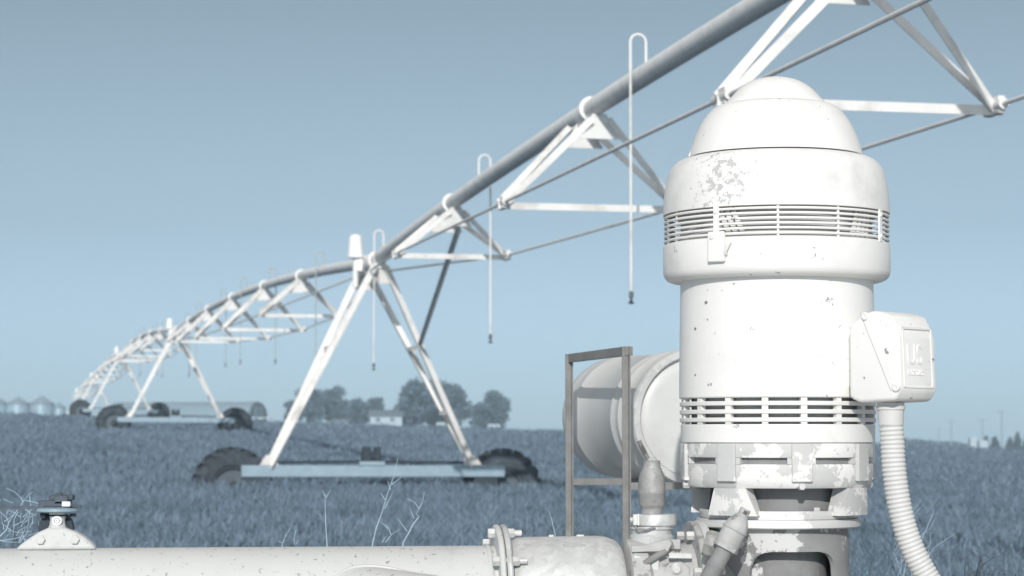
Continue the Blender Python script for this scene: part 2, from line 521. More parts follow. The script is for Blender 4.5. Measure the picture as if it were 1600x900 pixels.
tower_labels = [
    "front wheeled drive tower, large white A frame legs on a long pale beam",
    "second drive tower, smaller A frame in front of the long arched barn",
    "third drive tower, small faint legs left of the second tower",
    "fourth drive tower, small wheels at the far left of the field",
    "last drive tower at the outer end of the machine, beside the grain bins"]
def tower(k):
    c = tower_xy(k)
    zg = topf(c.x, c.y)
    t = thing("drive_tower", tower_labels[k], "drive tower", (c.x, c.y, zg - .5), "drive towers of the pivot irrigation machine")
    up_ = (0, .24, .38, .2, .2)[k]      # lower crop round the far wheels
    zb = zg + .2 + up_ * .45
    cz = Vector((c.x, c.y, zb))
    zl = topf(c.x - 2.2, c.y); zr = topf(c.x + 2.2, c.y)
    tilt = (zr - zl) / 4.4 * 0.35
    bdd = (bd + Vector((0, 0, tilt))).normalized()
    bm_ = MB(); bm_.bar(cz - bdd * 2.12, cz + bdd * 2.22, .17, .19)
    bm_.build("base_beam", M_beam, t, bevel=.015)
    MB().box(cz + Vector((0, 0, .13)), (.42, .22, .06), bdd, sd).build("motor_bracket", M_beam, t)
    gm = MB(); gm.box(cz + Vector((0, 0, .27)) - bdd * .08, (.13, .16, .26), bdd, sd); gm.box(cz + Vector((0, 0, .27)) + bdd * .1, (.1, .16, .26), bdd, sd)
    gm.cyl(cz + Vector((0, 0, .24)) - bdd * .16, cz + Vector((0, 0, .24)) + bdd * .16, .07)
    gm.build("centre_motor", M_gear, t, bevel=.01)
    MB().tube([cz - bdd * 1.85 + Vector((0, 0, .14)) - sd * .05, cz + Vector((0, 0, .16)) - sd * .05, cz + bdd * 1.85 + Vector((0, 0, .14)) - sd * .05], .022, 8).build("drive_shaft", M_gear, t)
    topz = Z[k] - .12
    for sgn in (-1, 1):
        for e in (-1, 1):
            foot = cz + bdd * (1.68 * sgn) + Vector((0, 0, .09)) + sd * (.05 * e)
            tp = Vector((c.x, c.y, topz)) + sd * (.85 * e) + bd * (.09 * sgn)
            lg = MB(); lg.angle(foot, tp, .105, .012, up=tuple(sd), flip=sgn)
            lg.build("leg", M_truss, t)
        f = cz + bdd * (1.68 * sgn) + Vector((0, 0, .1))
        ft = MB(); ft.prism([f - bd * .15, f + bd * .15, f + bd * .08 - bd * .04 * sgn + Vector((0, 0, .16)), f - bd * .08 - bd * .04 * sgn + Vector((0, 0, .16))], sd * .16)
        ft.build("leg_foot", M_truss, t)
        # leg cross tie
        a = [cz.lerp(Vector((c.x, c.y, topz)), 0)] 
        f1 = (cz + bdd * (1.68 * sgn)).lerp(Vector((c.x, c.y, topz)) + sd * .85 + bd * (.09 * sgn), .62)
        f2 = (cz + bdd * (1.68 * sgn)).lerp(Vector((c.x, c.y, topz)) - sd * .85 + bd * (.09 * sgn), .62)
        MB().angle(f1, f2, .06, .008).build("cross_tie", M_truss, t)
        f1 = (cz + bdd * (1.68 * sgn)).lerp(Vector((c.x, c.y, topz)) + sd * .85 + bd * (.09 * sgn), .3)
        f2 = (cz + bdd * (1.68 * sgn)).lerp(Vector((c.x, c.y, topz)) - sd * .85 + bd * (.09 * sgn), .3)
        MB().angle(f1, f2, .06, .008).build("cross_tie", M_truss, t)
    # top joint: plates, ball joint, clamps
    tj = MB()
    P = Vector((c.x, c.y, Z[k]))
    for e in (-1, 1):
        tj.lathe(P + sd * (.45 * e) - sd * .04, sd, [(0, 0), (.15, 0), (.15, .08), (0, .08)], 18)
    for e in (-1, 1):
        o = P + sd * (.80 * e) - Vector((0, 0, .06))
        tj.prism([o - bd * .10, o + bd * .10, o + bd * .24 - Vector((0, 0, .34)), o - bd * .24 - Vector((0, 0, .34))], sd * .014)
    tj.bar(P - sd * .85 - Vector((0, 0, .13)), P + sd * .85 - Vector((0, 0, .13)), .10, .05)
    tj.build("tower_top_plate", M_truss, t)
    MB().lathe(P - sd * .3, sd, [(.1, 0), (.13, .06), (.13, .5), (.1, .6)], 18).build("flexible_joint", M_rod, t)
    # control box with its white hood
    q = P - bd * .22 + sd * .35 - Vector((0, 0, .14))
    MB().tube([q - Vector((0, 0, .25)), q + Vector((0, 0, .24))], .05, 10).build("control_post", M_truss, t)
    MB().box(q + Vector((.06, 0, .12)), (.12, .12, .2)).build("control_base", M_rod, t)
    z0 = q.z + .24
    MB().lathe((q.x, q.y, z0), (0, 0, 1), [(0, 0), (.142, 0), (.142, .03), (.125, .05), (.112, .31), (.098, .365), (.06, .388), (0, .393)], 24).build("control_box_hood", M_cap, t)
    # diagonal brace to the near span on the right, only on the front tower
    if k == 0:
        f1 = (cz + bdd * 1.68).lerp(Vector((c.x, c.y, topz)) - sd * .85 + bd * .09, .62)
        j = pipe_pt(-1, .146, .55) - Vector((0, 0, .3)) + bd * .1
        MB().angle(j, f1, .06, .01).build("diagonal_brace", M_rod, t)
    # wheels
    for sgn in (-1, 1):
        wc = cz + bdd * (2.24 * sgn)
        wc = Vector((wc.x, wc.y, topf(wc.x, wc.y) - .07 + up_)) + sd * .27
        ax = sd
        wb = MB()
        tw = .29
        prof = [(.33, -.10), (.36, -.135), (.48, -.145), (.565, -.135), (.60, -.10), (.605, 0), (.60, .10), (.565, .135), (.48, .145), (.36, .135), (.33, .10), (.33, -.10)]
        wb.lathe(wc, ax, prof, 48)
        a_, u_, v_ = frame(ax)
        for i in range(19):
            an = 2 * math.pi * i / 19
            for e in (-1, 1):
                an2 = an + (math.pi / 19 if e > 0 else 0)
                rd = u_ * math.cos(an2) + v_ * math.sin(an2); tg = -u_ * math.sin(an2) + v_ * math.cos(an2)
                wb.box(wc + rd * .605 + a_ * (.075 * e), (.10, .16, .06), rd, (a_ + tg * .45 * e).normalized(), (tg - a_ * .45 * e).normalized())
        ty = wb.build("tyre", M_tyre, t)
        rb = MB()
        rb.lathe(wc, ax, [(.335, -.11), (.31, -.10), (.29, -.03), (.13, -.02), (.12, -.07), (0, -.07)], 32)
        rb.lathe(wc, ax, [(.335, .11), (.31, .10), (.29, .03), (.13, .02), (.12, .07), (0, .07)], 32)
        rb.build("rim", M_rim, t)
        gb = MB(); g = wc - bdd * (.36 * sgn)
        gb.box(cz + bdd * (1.9 * sgn) - Vector((0, 0, .17)), (.40, .2, .17), bdd, sd)
        gb.cyl(wc - sd * .36 , wc - sd * .02, .1)
        gb.build("wheel_gearbox", M_gear, t, bevel=.01)
    return t
for k in range(5): tower(k)

# sprinkler drops
def drop(k, tt, arch, side, length, label, dark=False, r=.0135):
    p = pipe_pt(k, tt, arch)
    tp = p + Vector((0, 0, .095))
    t = thing("sprinkler_drop", label, "sprinkler", tuple(tp), "sprinkler drops hanging along the irrigation pipe")
    rr = .075
    s_ = bd * side
    pts = [tp - Vector((0, 0, .02)), tp + Vector((0, 0, .2))]
    for i in range(1, 9):
        a = math.pi * i / 9
        pts.append(tp + Vector((0, 0, .2 + rr * math.sin(a))) + s_ * (rr * (1 - math.cos(a))))
    end = tp + s_ * (2 * rr + .0)
    pts += [end + Vector((0, 0, .2)), end - Vector((0, 0, .06))]
    MB().tube(pts, r, 10).build("gooseneck", M_truss if not dark else M_drop, t)
    b = tp.z - length
    MB().tube([end - Vector((0, 0, .06)), Vector((end.x, end.y, b + .12))], r * .95, 10).build("drop_hose", M_drop if dark else M_truss, t)
    n = MB(); e = Vector((end.x, end.y, b))
    n.lathe(e, (0, 0, 1), [(0, -.005), (.026, 0), (.03, .01), (.016, .018), (.011, .05), (.021, .055), (.022, .10), (.014, .112), (0, .112)], 14)
    n.build("nozzle", M_noz, t)
    return t
drop(-1, .347, .55, -1, 2.22, "tall sprinkler drop with white gooseneck, nearest to the motor's left side")
drop(-1, .1845, .55, 1, 2.10, "sprinkler drop hanging midway between front tower and nearest drop")
drop(-1, .025, .55, -1, 1.95, "short sprinkler drop hanging between the front tower's legs", r=.013)
o_ = ["first", "second", "third", "fourth", "fifth", "sixth"]
for i, tt in enumerate([.126, .327, .44, .60, .75, .90]):
    drop(0, tt, .38, 1 if i % 2 else -1, 1.95, "thin dark sprinkler drop on the second span, %s one behind the front tower" % o_[i], True)
for i, tt in enumerate([.12, .30, .46, .62]):
    drop(1, tt, .45, 1 if i % 2 else -1, 1.95, "hair thin sprinkler drop on the third span, %s one behind the second tower" % o_[i], True)

# ------------------------------------------------------------------ farm in the distance
def leafcloud(clumps, n, size, seed, squash=1.0):
    r = np.random.default_rng(seed)
    V, Q = [], []
    cl = np.array(clumps)
    wts = cl[:, 3] ** 2; wts = wts / wts.sum()
    idx = r.choice(len(cl), n, p=wts)
    d = r.normal(size=(n, 3)); d /= np.linalg.norm(d, axis=1)[:, None]
    rad = cl[idx, 3] * (0.45 + 0.62 * r.random(n) ** .7 + .25 * (r.random(n) < .12))
    c = cl[idx, :3] + d * rad[:, None] * np.array([1, 1, squash])
    a = r.normal(size=(n, 3)); a /= np.linalg.norm(a, axis=1)[:, None]
    b = np.cross(a, r.normal(size=(n, 3))); b /= np.linalg.norm(b, axis=1)[:, None]
    s = size * (0.5 + r.random(n))[:, None]
    P = np.stack([c - a * s, c + b * s * .6, c + a * s, c - b * s * .6], 1)
    return P.reshape(-1, 3), np.arange(n * 4).reshape(-1, 4)
def tree(px0, px1, ptop, Y, label, seed, dense=2600, kind='broad', group="farmyard trees beyond the field"):
    r = random.Random(seed)
    x0, x1 = W(px0, 650, Y).x, W(px1, 650, Y).x
    cx, wd = (x0 + x1) / 2, (x1 - x0)
    zg = topf(cx, Y)
    zt = W((px0 + px1) / 2, ptop, Y).z
    H = zt - zg
    t = thing("broadleaf_tree" if kind == 'broad' else "conifer_tree", label, "tree", (cx, Y, zg), group)
    cl = []
    if kind == 'broad':
        for i in range(26):
            a = r.random() * 2 * math.pi; q = math.sqrt(r.random()); h = r.random()
            fall = math.sqrt(max(.08, 1 - (abs(h - .4) / .72) ** 2))
            rr = wd * r.uniform(.11, .20)
            cl.append((math.cos(a) * q * (wd / 2 - rr * .8) * fall, math.sin(a) * q * (wd / 2 - rr * .8) * fall, min(H - rr * .8, H * (.14 + .80 * h)), rr))
        cl.append((r.uniform(-.15, .15) * wd, 0, H - wd * .11, wd * .12))
        sz = max(.22, wd * .032)
        V, Q = leafcloud(cl, int(dense * 1.7), sz, seed)
    else:
        for i in range(14):
            h = i / 14
            cl.append((r.uniform(-.1, .1) * wd, r.uniform(-.1, .1) * wd, H * (.08 + .88 * h), wd * .48 * (1 - h) ** .8 + .12))
        V, Q = leafcloud(cl, dense, .3, seed, .5)
    o = raw_mesh("crown", V, Q, M_leaf if kind == 'broad' else M_leafd, 4)
    o.parent = t
    ORG[o.name] = ORG[t.name]
    tk = MB(); b = ORG[t.name]
    tk.tube([b - Vector((0, 0, .3)), b + Vector((.05 * wd, 0, H * .35)), b + Vector((.0, 0, H * .8))], [wd * .035, wd * .025, wd * .008], 8)
    if kind == 'broad':
        for c in cl[:7]:
            tk.tube([b + Vector((0, 0, H * .25)), b + Vector(c[:3]) * .6 + Vector((0, 0, H * .1)), b + Vector(c[:3])], [wd * .016, wd * .01, wd * .004], 6)
    tk.build("trunk", M_bark, t)
    return t
tree(452, 508, 608, 430, "rounded dark tree behind the front tower's left leg", 11)
tree(490, 548, 604, 440, "taller dark tree just right of the front tower's left leg", 12)
tree(534, 580, 624, 425, "medium bushy tree left of the small white house", 13, 1800)
tree(566, 604, 622, 432, "small light tree nearest the left end of the white house", 14, 1500)
tree(660, 690, 642, 470, "little tree showing above the white house roof", 15, 700)
tree(608, 692, 596, 425, "largest broad tree of the farm, just right of the white house", 16, 4000)
tree(664, 742, 600, 440, "tall tree behind the front tower's right legs", 17, 3400)
tree(732, 776, 630, 425, "low spreading tree left of the rightmost farm tree", 18, 1700)
tree(748, 803, 612, 430, "pointed rightmost tree of the farm group", 19, 2400)
tree(440, 466, 626, 445, "thin pale tree at the left edge of the farm group", 20, 500)
# right hand far trees
for i, (a, b, tp_, lb) in enumerate([(1533, 1545, 679, "small dark conifer behind the white trailer at far right"), (1546, 1562, 679, "round dark conifer left of the tallest utility pole"),
        (1570, 1584, 681, "low dark conifer right of the tallest utility pole"), (1581, 1597, 672, "pointed tallest conifer near the right edge"), (1596, 1612, 676, "dark conifer cut by the right edge of the photo")]):
    tree(a, b, tp_, 520, lb, 40 + i, 900, 'conifer', "conifers at the far right of the field")

# hedgerow at right, one far-off mass
cl = []
rr_ = random.Random(5)
for i in range(70):
    px = rr_.uniform(1385, 1535)
    Y = 640 + rr_.uniform(-15, 15)
    yt = np.interp(px, [1385, 1415, 1470, 1535], [683, 685, 690, 693]) + rr_.uniform(0, 4)
    p = W(px, yt, Y)
    g = topf(p.x, Y)
    rad = max(.5, (p.z - g) * .5)
    cl.append((p.x, Y, p.z - rad * .8, rad))
    cl.append((p.x, Y, g + .6, 1.0))
V, Q = leafcloud(cl, 5000, .5, 3)
hd = raw_mesh("hedgerow", V, Q, M_leaf, 4)
tag(hd, "low distant hedgerow along the field's far right edge", "hedgerow", None, 'stuff')

# long arched barn
def ground_pt(px, Y):
    x = W(px, 660, Y).x
    return Vector((x, Y, topf(x, Y)))
B0, B1 = ground_pt(184, 438), ground_pt(403, 430)
ax = (B1 - B0); ax.z = 0; L = ax.length; ax.normalize()
sdv = Vector((-ax.y, ax.x, 0))
rise = W(300, 633, 445).z - topf(B0.x * .5 + B1.x * .5, 445)
zf = min(B0.z, B1.z) - 1.0
t = thing("arched_barn", "long pale arched metal barn with a rounded roof at left", "barn", tuple(B1))
hw = 4.6
arc = [(math.cos(math.pi * i / 16), math.sin(math.pi * i / 16)) for i in range(17)]
mb = MB(); vs = []
zm = max(B0.z, B1.z)
for p in (B0, B1):
    for cx_, sy_ in arc: vs.append(Vector((p.x, p.y, zm)) + sdv * (hw * cx_) + Vector((0, 0, rise * sy_)))
mb.add(vs, [(i, i + 1, 17 + i + 1, 17 + i) for i in range(16)])
mb.box((B0 + B1) / 2 - Vector((0, 0, (B0.z + B1.z) / 2 - (zm + zf) / 2)), (L, hw * 2, zm - zf), ax, sdv)
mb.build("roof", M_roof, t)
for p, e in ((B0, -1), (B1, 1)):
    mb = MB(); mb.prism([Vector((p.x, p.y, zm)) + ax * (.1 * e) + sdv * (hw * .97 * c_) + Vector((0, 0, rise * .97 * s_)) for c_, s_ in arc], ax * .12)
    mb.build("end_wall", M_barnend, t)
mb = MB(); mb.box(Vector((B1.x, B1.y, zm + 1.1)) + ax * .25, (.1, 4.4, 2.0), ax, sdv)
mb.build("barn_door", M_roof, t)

def house(px0, px1, ptop, peave, Y, label, depth=7):
    a, b = ground_pt(px0, Y), ground_pt(px1, Y)
    zg = min(a.z, b.z) - .3
    ze, zt = W(px0, peave, Y).z, W(px0, ptop, Y).z
    t = thing("farm_house", label, "house", ((a.x + b.x) / 2, Y, zg))
    mb = MB(); mb.box(((a.x + b.x) / 2, Y + depth / 2, (zg + ze) / 2), (b.x - a.x, depth, ze - zg)); mb.build("wall", M_wallw, t)
    o = .4
    mb = MB()
    mb.add([(a.x - o, Y - o, ze), (b.x + o, Y - o, ze), (b.x + o, Y + depth + o, ze), (a.x - o, Y + depth + o, ze), (a.x - o, Y + depth / 2, zt), (b.x + o, Y + depth / 2, zt)],
           [(0, 1, 5, 4), (2, 3, 4, 5), (0, 4, 3), (1, 2, 5), (0, 3, 2, 1)])
    mb.build("roof", M_roofd, t)
    for f_ in (.25, .7):
        xx = a.x + (b.x - a.x) * f_
        MB().box((xx, Y - .03, (zg + ze) / 2 + .5), (.8, .06, .8)).build("window", M_roofd, t)
    return t
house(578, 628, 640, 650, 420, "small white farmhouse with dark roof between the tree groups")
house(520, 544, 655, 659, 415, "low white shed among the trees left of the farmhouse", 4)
# white low trailers and sheds
def trailer(px0, px1, ptop, Y, label):
    a, b = ground_pt(px0, Y), ground_pt(px1, Y)
    zt = W(px0, ptop, Y).z
    zg = (a.z + b.z) / 2
    t = thing("farm_trailer", label, "trailer", ((a.x + b.x) / 2, Y, zg))
    MB().box(((a.x + b.x) / 2, Y, zg + .5 + (zt - zg - .5) / 2), (b.x - a.x, 2.2, max(.4, zt - zg - .5))).build("trailer_body", M_wallw, t, bevel=.15)
    for f_ in (.3, .7):
        xx = a.x + (b.x - a.x) * f_
        MB().cyl((xx, Y - 1.15, zg + .4), (xx, Y - .9, zg + .4), .45).build("wheel", M_gear, t)
trailer(392, 424, 652, 420, "long low white trailer in front of the barn's right end")
trailer(256, 270, 641, 415, "small bright white trailer before the arched barn")
trailer(682, 700, 660, 405, "white trailer parked under the largest farm tree")
trailer(762, 782, 663, 405, "white trailer under the rightmost farm tree")
trailer(1514, 1525, 683, 470, "white trailer at left of the far right conifers")
trailer(1528, 1542, 688, 470, "low white trailer before the far right conifers")

# grain bins
def bin_(pc, wpx, peave, ptop, Y, label):
    p = ground_pt(pc, Y)
    r_ = wpx / 2 / F * Y
    ze, zt = W(pc, peave, Y).z, W(pc, ptop, Y).z
    t = thing("grain_bin", label, "grain bin", tuple(p), "grain bins at the left edge")
    pr = [(r_, -.5)]
    nn = 8
    for i in range(nn):
        z0 = (ze - p.z) * i / nn; z1 = (ze - p.z) * (i + 1) / nn
        pr += [(r_, z0 + .02), (r_ + .05, (z0 + z1) / 2), (r_, z1)]
    MB().lathe(p, (0, 0, 1), pr, 40).build("bin_wall", M_bin, t)
    MB().lathe(p, (0, 0, 1), [(r_ + .25, ze - p.z - .1), (r_ + .25, ze - p.z), (.5, zt - p.z), (.45, zt - p.z + .25), (0, zt - p.z + .3)], 40).build("bin_roof", M_roof, t)
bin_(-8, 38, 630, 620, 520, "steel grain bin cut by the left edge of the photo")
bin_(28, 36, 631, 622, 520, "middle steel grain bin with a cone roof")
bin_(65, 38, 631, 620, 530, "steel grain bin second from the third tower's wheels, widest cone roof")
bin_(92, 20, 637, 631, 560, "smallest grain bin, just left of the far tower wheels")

# utility poles
def pole(px, ptop, Y, label):
    p = ground_pt(px, Y)
    zt = W(px, ptop, Y).z
    t = thing("utility_pole", label, "pole", tuple(p), "utility poles at far right")
    MB().tube([p - Vector((0, 0, .5)), Vector((p.x, p.y, zt))], [.2, .14], 8).build("post", M_pole, t)
    MB().box((p.x, Y, zt - .5), (2.4, .14, .16)).build("crossarm", M_pole, t)
pole(1467, 667, 700, "shortest and leftmost of the faint utility poles")
pole(1486, 655, 600, "second faint utility pole from the left, above the hedgerow")
pole(1535, 654, 560, "utility pole standing by the white trailers")
pole(1565, 640, 480, "tallest utility pole, among the conifers at right")

# ------------------------------------------------------------------ the pump motor
DM = 5.6
mc = W(1215, EYE, DM)
S = mc.z * 0 + (W(1216, EYE, DM).x - W(1215, EYE, DM).x)
def mz(y): return W(1215, y, DM).z
GZ0 = -0.5
def MP(prof): return [(r * S, mz(y)) for r, y in prof]
O = Vector((mc.x, mc.y, 0))
motor = thing("pump_motor", "big white vertical pump motor with domed top standing in the foreground", "motor", (mc.x, mc.y, mz(802)))
UP = (0, 0, 1)
MB().lathe(O, UP, MP([(77, 165.5), (80, 164.5), (79, 162), (72, 155), (65, 147), (59, 141), (49, 133.5), (39, 128), (29, 124.5), (19, 122.2), (9, 121), (0, 120.6)]), 96).build("dome_cap", M_motor, motor)
MB().lathe(O, UP, MP([(130, 246.3), (137, 246.3), (136.6, 244.5), (133.5, 232), (129, 219), (124, 207), (119, 197), (113, 187.5), (106, 178.5), (99, 171.5), (92, 167.5), (85, 165.8), (60, 165.4)]), 96).build("shoulder_dome", M_motor, motor)
MB().lathe(O, UP, MP([(164, 334), (174, 337.5), (177, 337), (177, 330), (176, 313), (174.5, 299), (172, 286), (169.5, 275), (166, 267), (161, 260), (155.5, 255), (149, 251.5), (141, 249.4), (138, 248.8), (130, 248.8)]), 128).build("hood_band", M_hood, motor)
VO = -math.atan2(O.x, O.y)       # the motor is turned so its front faces the camera
def RA(d): return R(d) + VO
def pol(an, r, z=0.0):           # angle 0 faces the camera, positive to the right
    return Vector((O.x + math.sin(an) * r, O.y - math.cos(an) * r, z))
MB().lathe(O, UP, MP([(133, 250), (133, 245)]), 96).build('dome_gap_shade', M_dark, motor)  # dark ring painted in for the shadow under the dome's edge
# air screen: six rods, uprights, inner deflector
scr = MB()
for i in range(6):
    y = 341.5 + i * 7.4
    scr.lathe(O, UP, [((174 + 2.1 * math.cos(a)) * S, mz(y) + 2.1 * S * math.sin(a)) for a in [2 * math.pi * j / 8 for j in range(9)]], 96)
scr.build("air_screen", M_motor, motor)
for i in range(12):
    an = RA(-62 + 31.5 * i)
    if i >= 11: break
    wide = (i % 3 == 1)
    ub = MB(); wpx = 9 if wide else 3.4
    zc = (mz(337) + mz(385)) / 2
    rd = Vector((math.sin(an), -math.cos(an), 0)); tg = Vector((math.cos(an), math.sin(an), 0))
    ub.box(pol(an, (176.2 if wide else 172) * S, zc), (wpx * S, 3 * S, mz(337) - mz(385) + .002), tg, rd)
    if wide:
        for yy in (345, 377): ub.lathe(pol(an, 177.7 * S, mz(yy)), rd, [(3.4 * S, 0), (3 * S, 1.5 * S), (0, 2 * S)], 10)
    ub.build("screen_upright", M_motor, motor)
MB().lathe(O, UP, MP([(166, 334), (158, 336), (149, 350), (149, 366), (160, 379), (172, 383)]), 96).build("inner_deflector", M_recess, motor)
for a_ in (-25, -21, -17, 44, 48, 52, 56):
    bf = MB()
    an = RA(a_)
    rd = Vector((math.sin(an), -math.cos(an), 0)); tg = Vector((math.cos(an), math.sin(an), 0))
    e = 1 if a_ > 0 else -1
    bf.bar(pol(an, 164 * S, mz(379)), pol(an + R(7) * e, 157 * S, mz(343)), 7 * S, 3 * S, tuple(rd))
    bf.build("baffle", M_motor, motor)
MB().lathe(O, UP, MP([(150, 442), (165, 441), (171, 438.5), (175, 434), (177, 428), (177.4, 410), (177.2, 388), (176, 384), (172, 382.5), (160, 382.5)]), 128).build("skirt_band", M_motor, motor)
# clamp tab on the skirt
an = RA(-29.5); rd = Vector((math.sin(an), -math.cos(an), 0)); tg = Vector((math.cos(an), math.sin(an), 0))
tb = MB(); tb.box(pol(an, 181 * S, (mz(375) + mz(421)) / 2), (29 * S, 8 * S, mz(375) - mz(421)), tg, rd)
tbo = tb.build("clamp_tab", M_motor, motor, bevel=.004)
MB().lathe(pol(an - R(2), 185 * S, mz(383)), rd, [(4.2 * S, 0), (3.5 * S, 2 * S), (0, 2.5 * S)], 12).build("rivet", M_slat, tbo)
an2 = RA(-22.5)
MB().tube([pol(an2, 178 * S, mz(392)), pol(an2, 184 * S, mz(394)), pol(an2 - R(1.5), 186 * S, mz(405)), pol(an2 - R(2), 184 * S, mz(409)), pol(an2 - R(2), 177 * S, mz(410))], 2.6 * S, 8).build("tab_hook", M_slat, tbo)
# small lifting lug on the left of the dome
lg = MB(); an = RA(-80); rd = Vector((math.sin(an), -math.cos(an), 0)); tg = Vector((math.cos(an), math.sin(an), 0))
lg.prism([pol(an, 118 * S, mz(198)), pol(an, 139 * S, mz(246)), pol(an, 129 * S, mz(246)), pol(an, 112 * S, mz(200))], tg * (9 * S))
lg.build("lifting_lug", M_motor, motor, bevel=.002)
MB().lathe(O, UP, MP([(140, 623.5), (152, 623), (153.2, 621.5), (153, 600), (152.2, 540), (151.2, 490), (150.5, 455), (150.5, 440)]), 128).build("motor_body", M_motor, motor)
for px_, py_ in ((-107, 478), (-124, 517), (-124, 588)):
    an = RA(math.degrees(math.asin(px_ / 152.0))); rd = Vector((math.sin(an), -math.cos(an), 0))
    MB().lathe(pol(an, 151 * S, mz(py_)), rd, [(0, 0), (2.6 * S, 0), (2.2 * S, 1.9 * S), (0, 2.0 * S)], 10).build('body_plug', M_iron, motor)
# lower vent: three slat rings, recess and ribs
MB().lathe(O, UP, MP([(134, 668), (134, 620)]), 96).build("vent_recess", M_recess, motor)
for y0 in (628.5, 641, 653.3):
    MB().lathe(O, UP, MP([(142, y0 + 6.6), (151.5, y0 + 6.6), (152.4, y0 + 5.6), (152.4, y0 + 1), (151.5, y0), (142, y0)]), 128).build("vent_slat", M_slat, motor)
for i in range(16):
    rb = MB()
    a_ = -29.6 + 22.5 * i
    an = RA(a_); rd = Vector((math.sin(an), -math.cos(an), 0)); tg = Vector((math.cos(an), math.sin(an), 0))
    rb.box(pol(an, 146.0 * S, (mz(623.5) + mz(663)) / 2), (9.5 * S, 9 * S, mz(623.5) - mz(663)), tg, rd)
    rb.build("vent_rib", M_slat, motor)
MB().lathe(O, UP, MP([(130, 692), (149, 691.6), (150.4, 690.4), (150.6, 678), (151, 664.5), (150, 663.4), (140, 663.2)]), 128).build("end_ring", M_motor, motor)

# cast mounting bracket below: rings, pilasters, vents, tapered legs
def sector(mb, aL, aR, zs, ro, ri, n=None):
    rows = []
    n = n or max(2, int(abs(aR(zs[0]) - aL(zs[0])) / R(3)) + 1)
    for z in zs:
        o_, i_ = [], []
        for k in range(n + 1):
            a = aL(z) + (aR(z) - aL(z)) * k / n
            r1 = ro(z); r2 = ri(z)
            o_.append(len(mb.v)); mb.v.append(tuple(pol(a, r1, z)))
            i_.append(len(mb.v)); mb.v.append(tuple(pol(a, r2, z)))
        rows.append((o_, i_))
    for (o0, i0), (o1, i1) in zip(rows[:-1], rows[1:]):
        for k in range(n):
            mb.f.append((o0[k], o0[k + 1], o1[k + 1], o1[k])); mb.f.append((i0[k], i1[k], i1[k + 1], i0[k + 1]))
        mb.f.append((o0[0], o1[0], i1[0], i0[0])); mb.f.append((o0[n], i0[n], i1[n], o1[n]))
    for (oo, ii) in (rows[0], rows[-1]):
        for k in range(n): mb.f.append((oo[k], ii[k], ii[k + 1], oo[k + 1]))
cons = lambda v: (lambda z: v)
def lin(y0, v0, y1, v1):
    z0, z1 = mz(y0), mz(y1)
    return lambda z: v0 + (v1 - v0) * (z - z0) / (z1 - z0)
cb = MB()
PIL = [14 + 45 * i for i in range(8)]
cb.lathe(O, UP, MP([(138, 714), (147, 713.8), (147.6, 712), (148, 694), (147.5, 692.3), (138, 692)]), 128)
for a_ in PIL:
    sector(cb, cons(RA(a_ - 8.5)), cons(RA(a_ + 8.5)), [mz(714.2), mz(723.6)], cons(147.4 * S), cons(138 * S))
cb.lathe(O, UP, MP([(138, 760), (141, 760), (144, 757), (146, 745), (147, 736), (147, 726), (146, 724), (138, 723.8)]), 128)
for a_ in (-31, 59, 149, 239):
    hl_, hr_ = a_ - 13, a_ + 13
    # legs widen downwards
    sector(cb, lin(760.2, RA(a_ - 11), 795, RA(a_ - 17)), lin(760.2, RA(a_ + 11), 795, RA(a_ + 17)), [mz(760.2), mz(764), mz(770), mz(780), mz(790), mz(796), mz(802)],
           lin(760, 144 * S, 802, 140 * S), cons(112 * S))
    # sloped cheeks inside the window
cast = cb.build("mount_bracket", M_cast, motor)
for a_ in PIL:
    pb = MB(); sector(pb, cons(RA(a_ - 6)), cons(RA(a_ + 6)), [mz(693), mz(750)], cons(152.5 * S), cons(145 * S)); pb.build("pilaster", M_cast, motor, bevel=.002)
for a_ in (14, -76, 104):
    an = RA(a_); rd = Vector((math.sin(an), -math.cos(an), 0))
    MB().hexbolt(pol(an, 140 * S, mz(757)), rd, 6 * S, 11 * S).build("bracket_bolt", M_bolt, motor)
    # flared lips beside each window of the bracket
MB().lathe(O, UP, MP([(0, 760), (100, 760), (118, 757), (138, 748), (138, 700), (0, 700)]), 64).build("bearing_housing", M_iron, motor)
MB().lathe(O, UP, MP([(0, 802), (98, 802), (98, 761), (0, 761)]), 64).build("dark_window_core", M_iron, motor)  # added dark core, stands for the shade inside the bracket windows

# terminal box on the right
ra = RA(53)
rd = Vector((math.sin(ra), -math.cos(ra), 0)); tg = Vector((math.cos(ra), math.sin(ra), 0))
ft = -tg
zt, zb = mz(496), mz(632)
def TB(r, t_, z): return O + rd * r + ft * t_ + Vector((0, 0, z))
bm = bmesh.new()
ri, ro, hb = .272, .413, .080
# profile in (r, z): the outer top and bottom are drawn in a little
prof = [(ri, zb + .012), (ri + .03, zb), (ro - .012, zb + .004), (ro + .004, zb + .03), (ro, zt - .06), (ro - .022, zt - .012), (ro - .06, zt), (ri + .06, zt), (ri, zt - .03)]
A_ = [bm.verts.new(TB(r, -hb, z)) for r, z in prof]
B_ = [bm.verts.new(TB(r, hb, z)) for r, z in prof]
bm.faces.new(A_); bm.faces.new(list(reversed(B_)))
for i in range(len(prof)):
    j = (i + 1) % len(prof)
    bm.faces.new((A_[j], A_[i], B_[i], B_[j]))
bmesh.ops.recalc_face_normals(bm, faces=bm.faces)
bmesh.ops.bevel(bm, geom=[e for e in bm.edges], offset=.013, segments=4, affect='EDGES', profile=.5, clamp_overlap=True)
me = bpy.data.meshes.new("terminal_box")
org = ORG[motor.name]
for v in bm.verts: v.co -= org
bm.to_mesh(me); bm.free()
me.materials.append(M_motor); me.shade_smooth(); me.set_sharp_from_angle(angle=R(45))
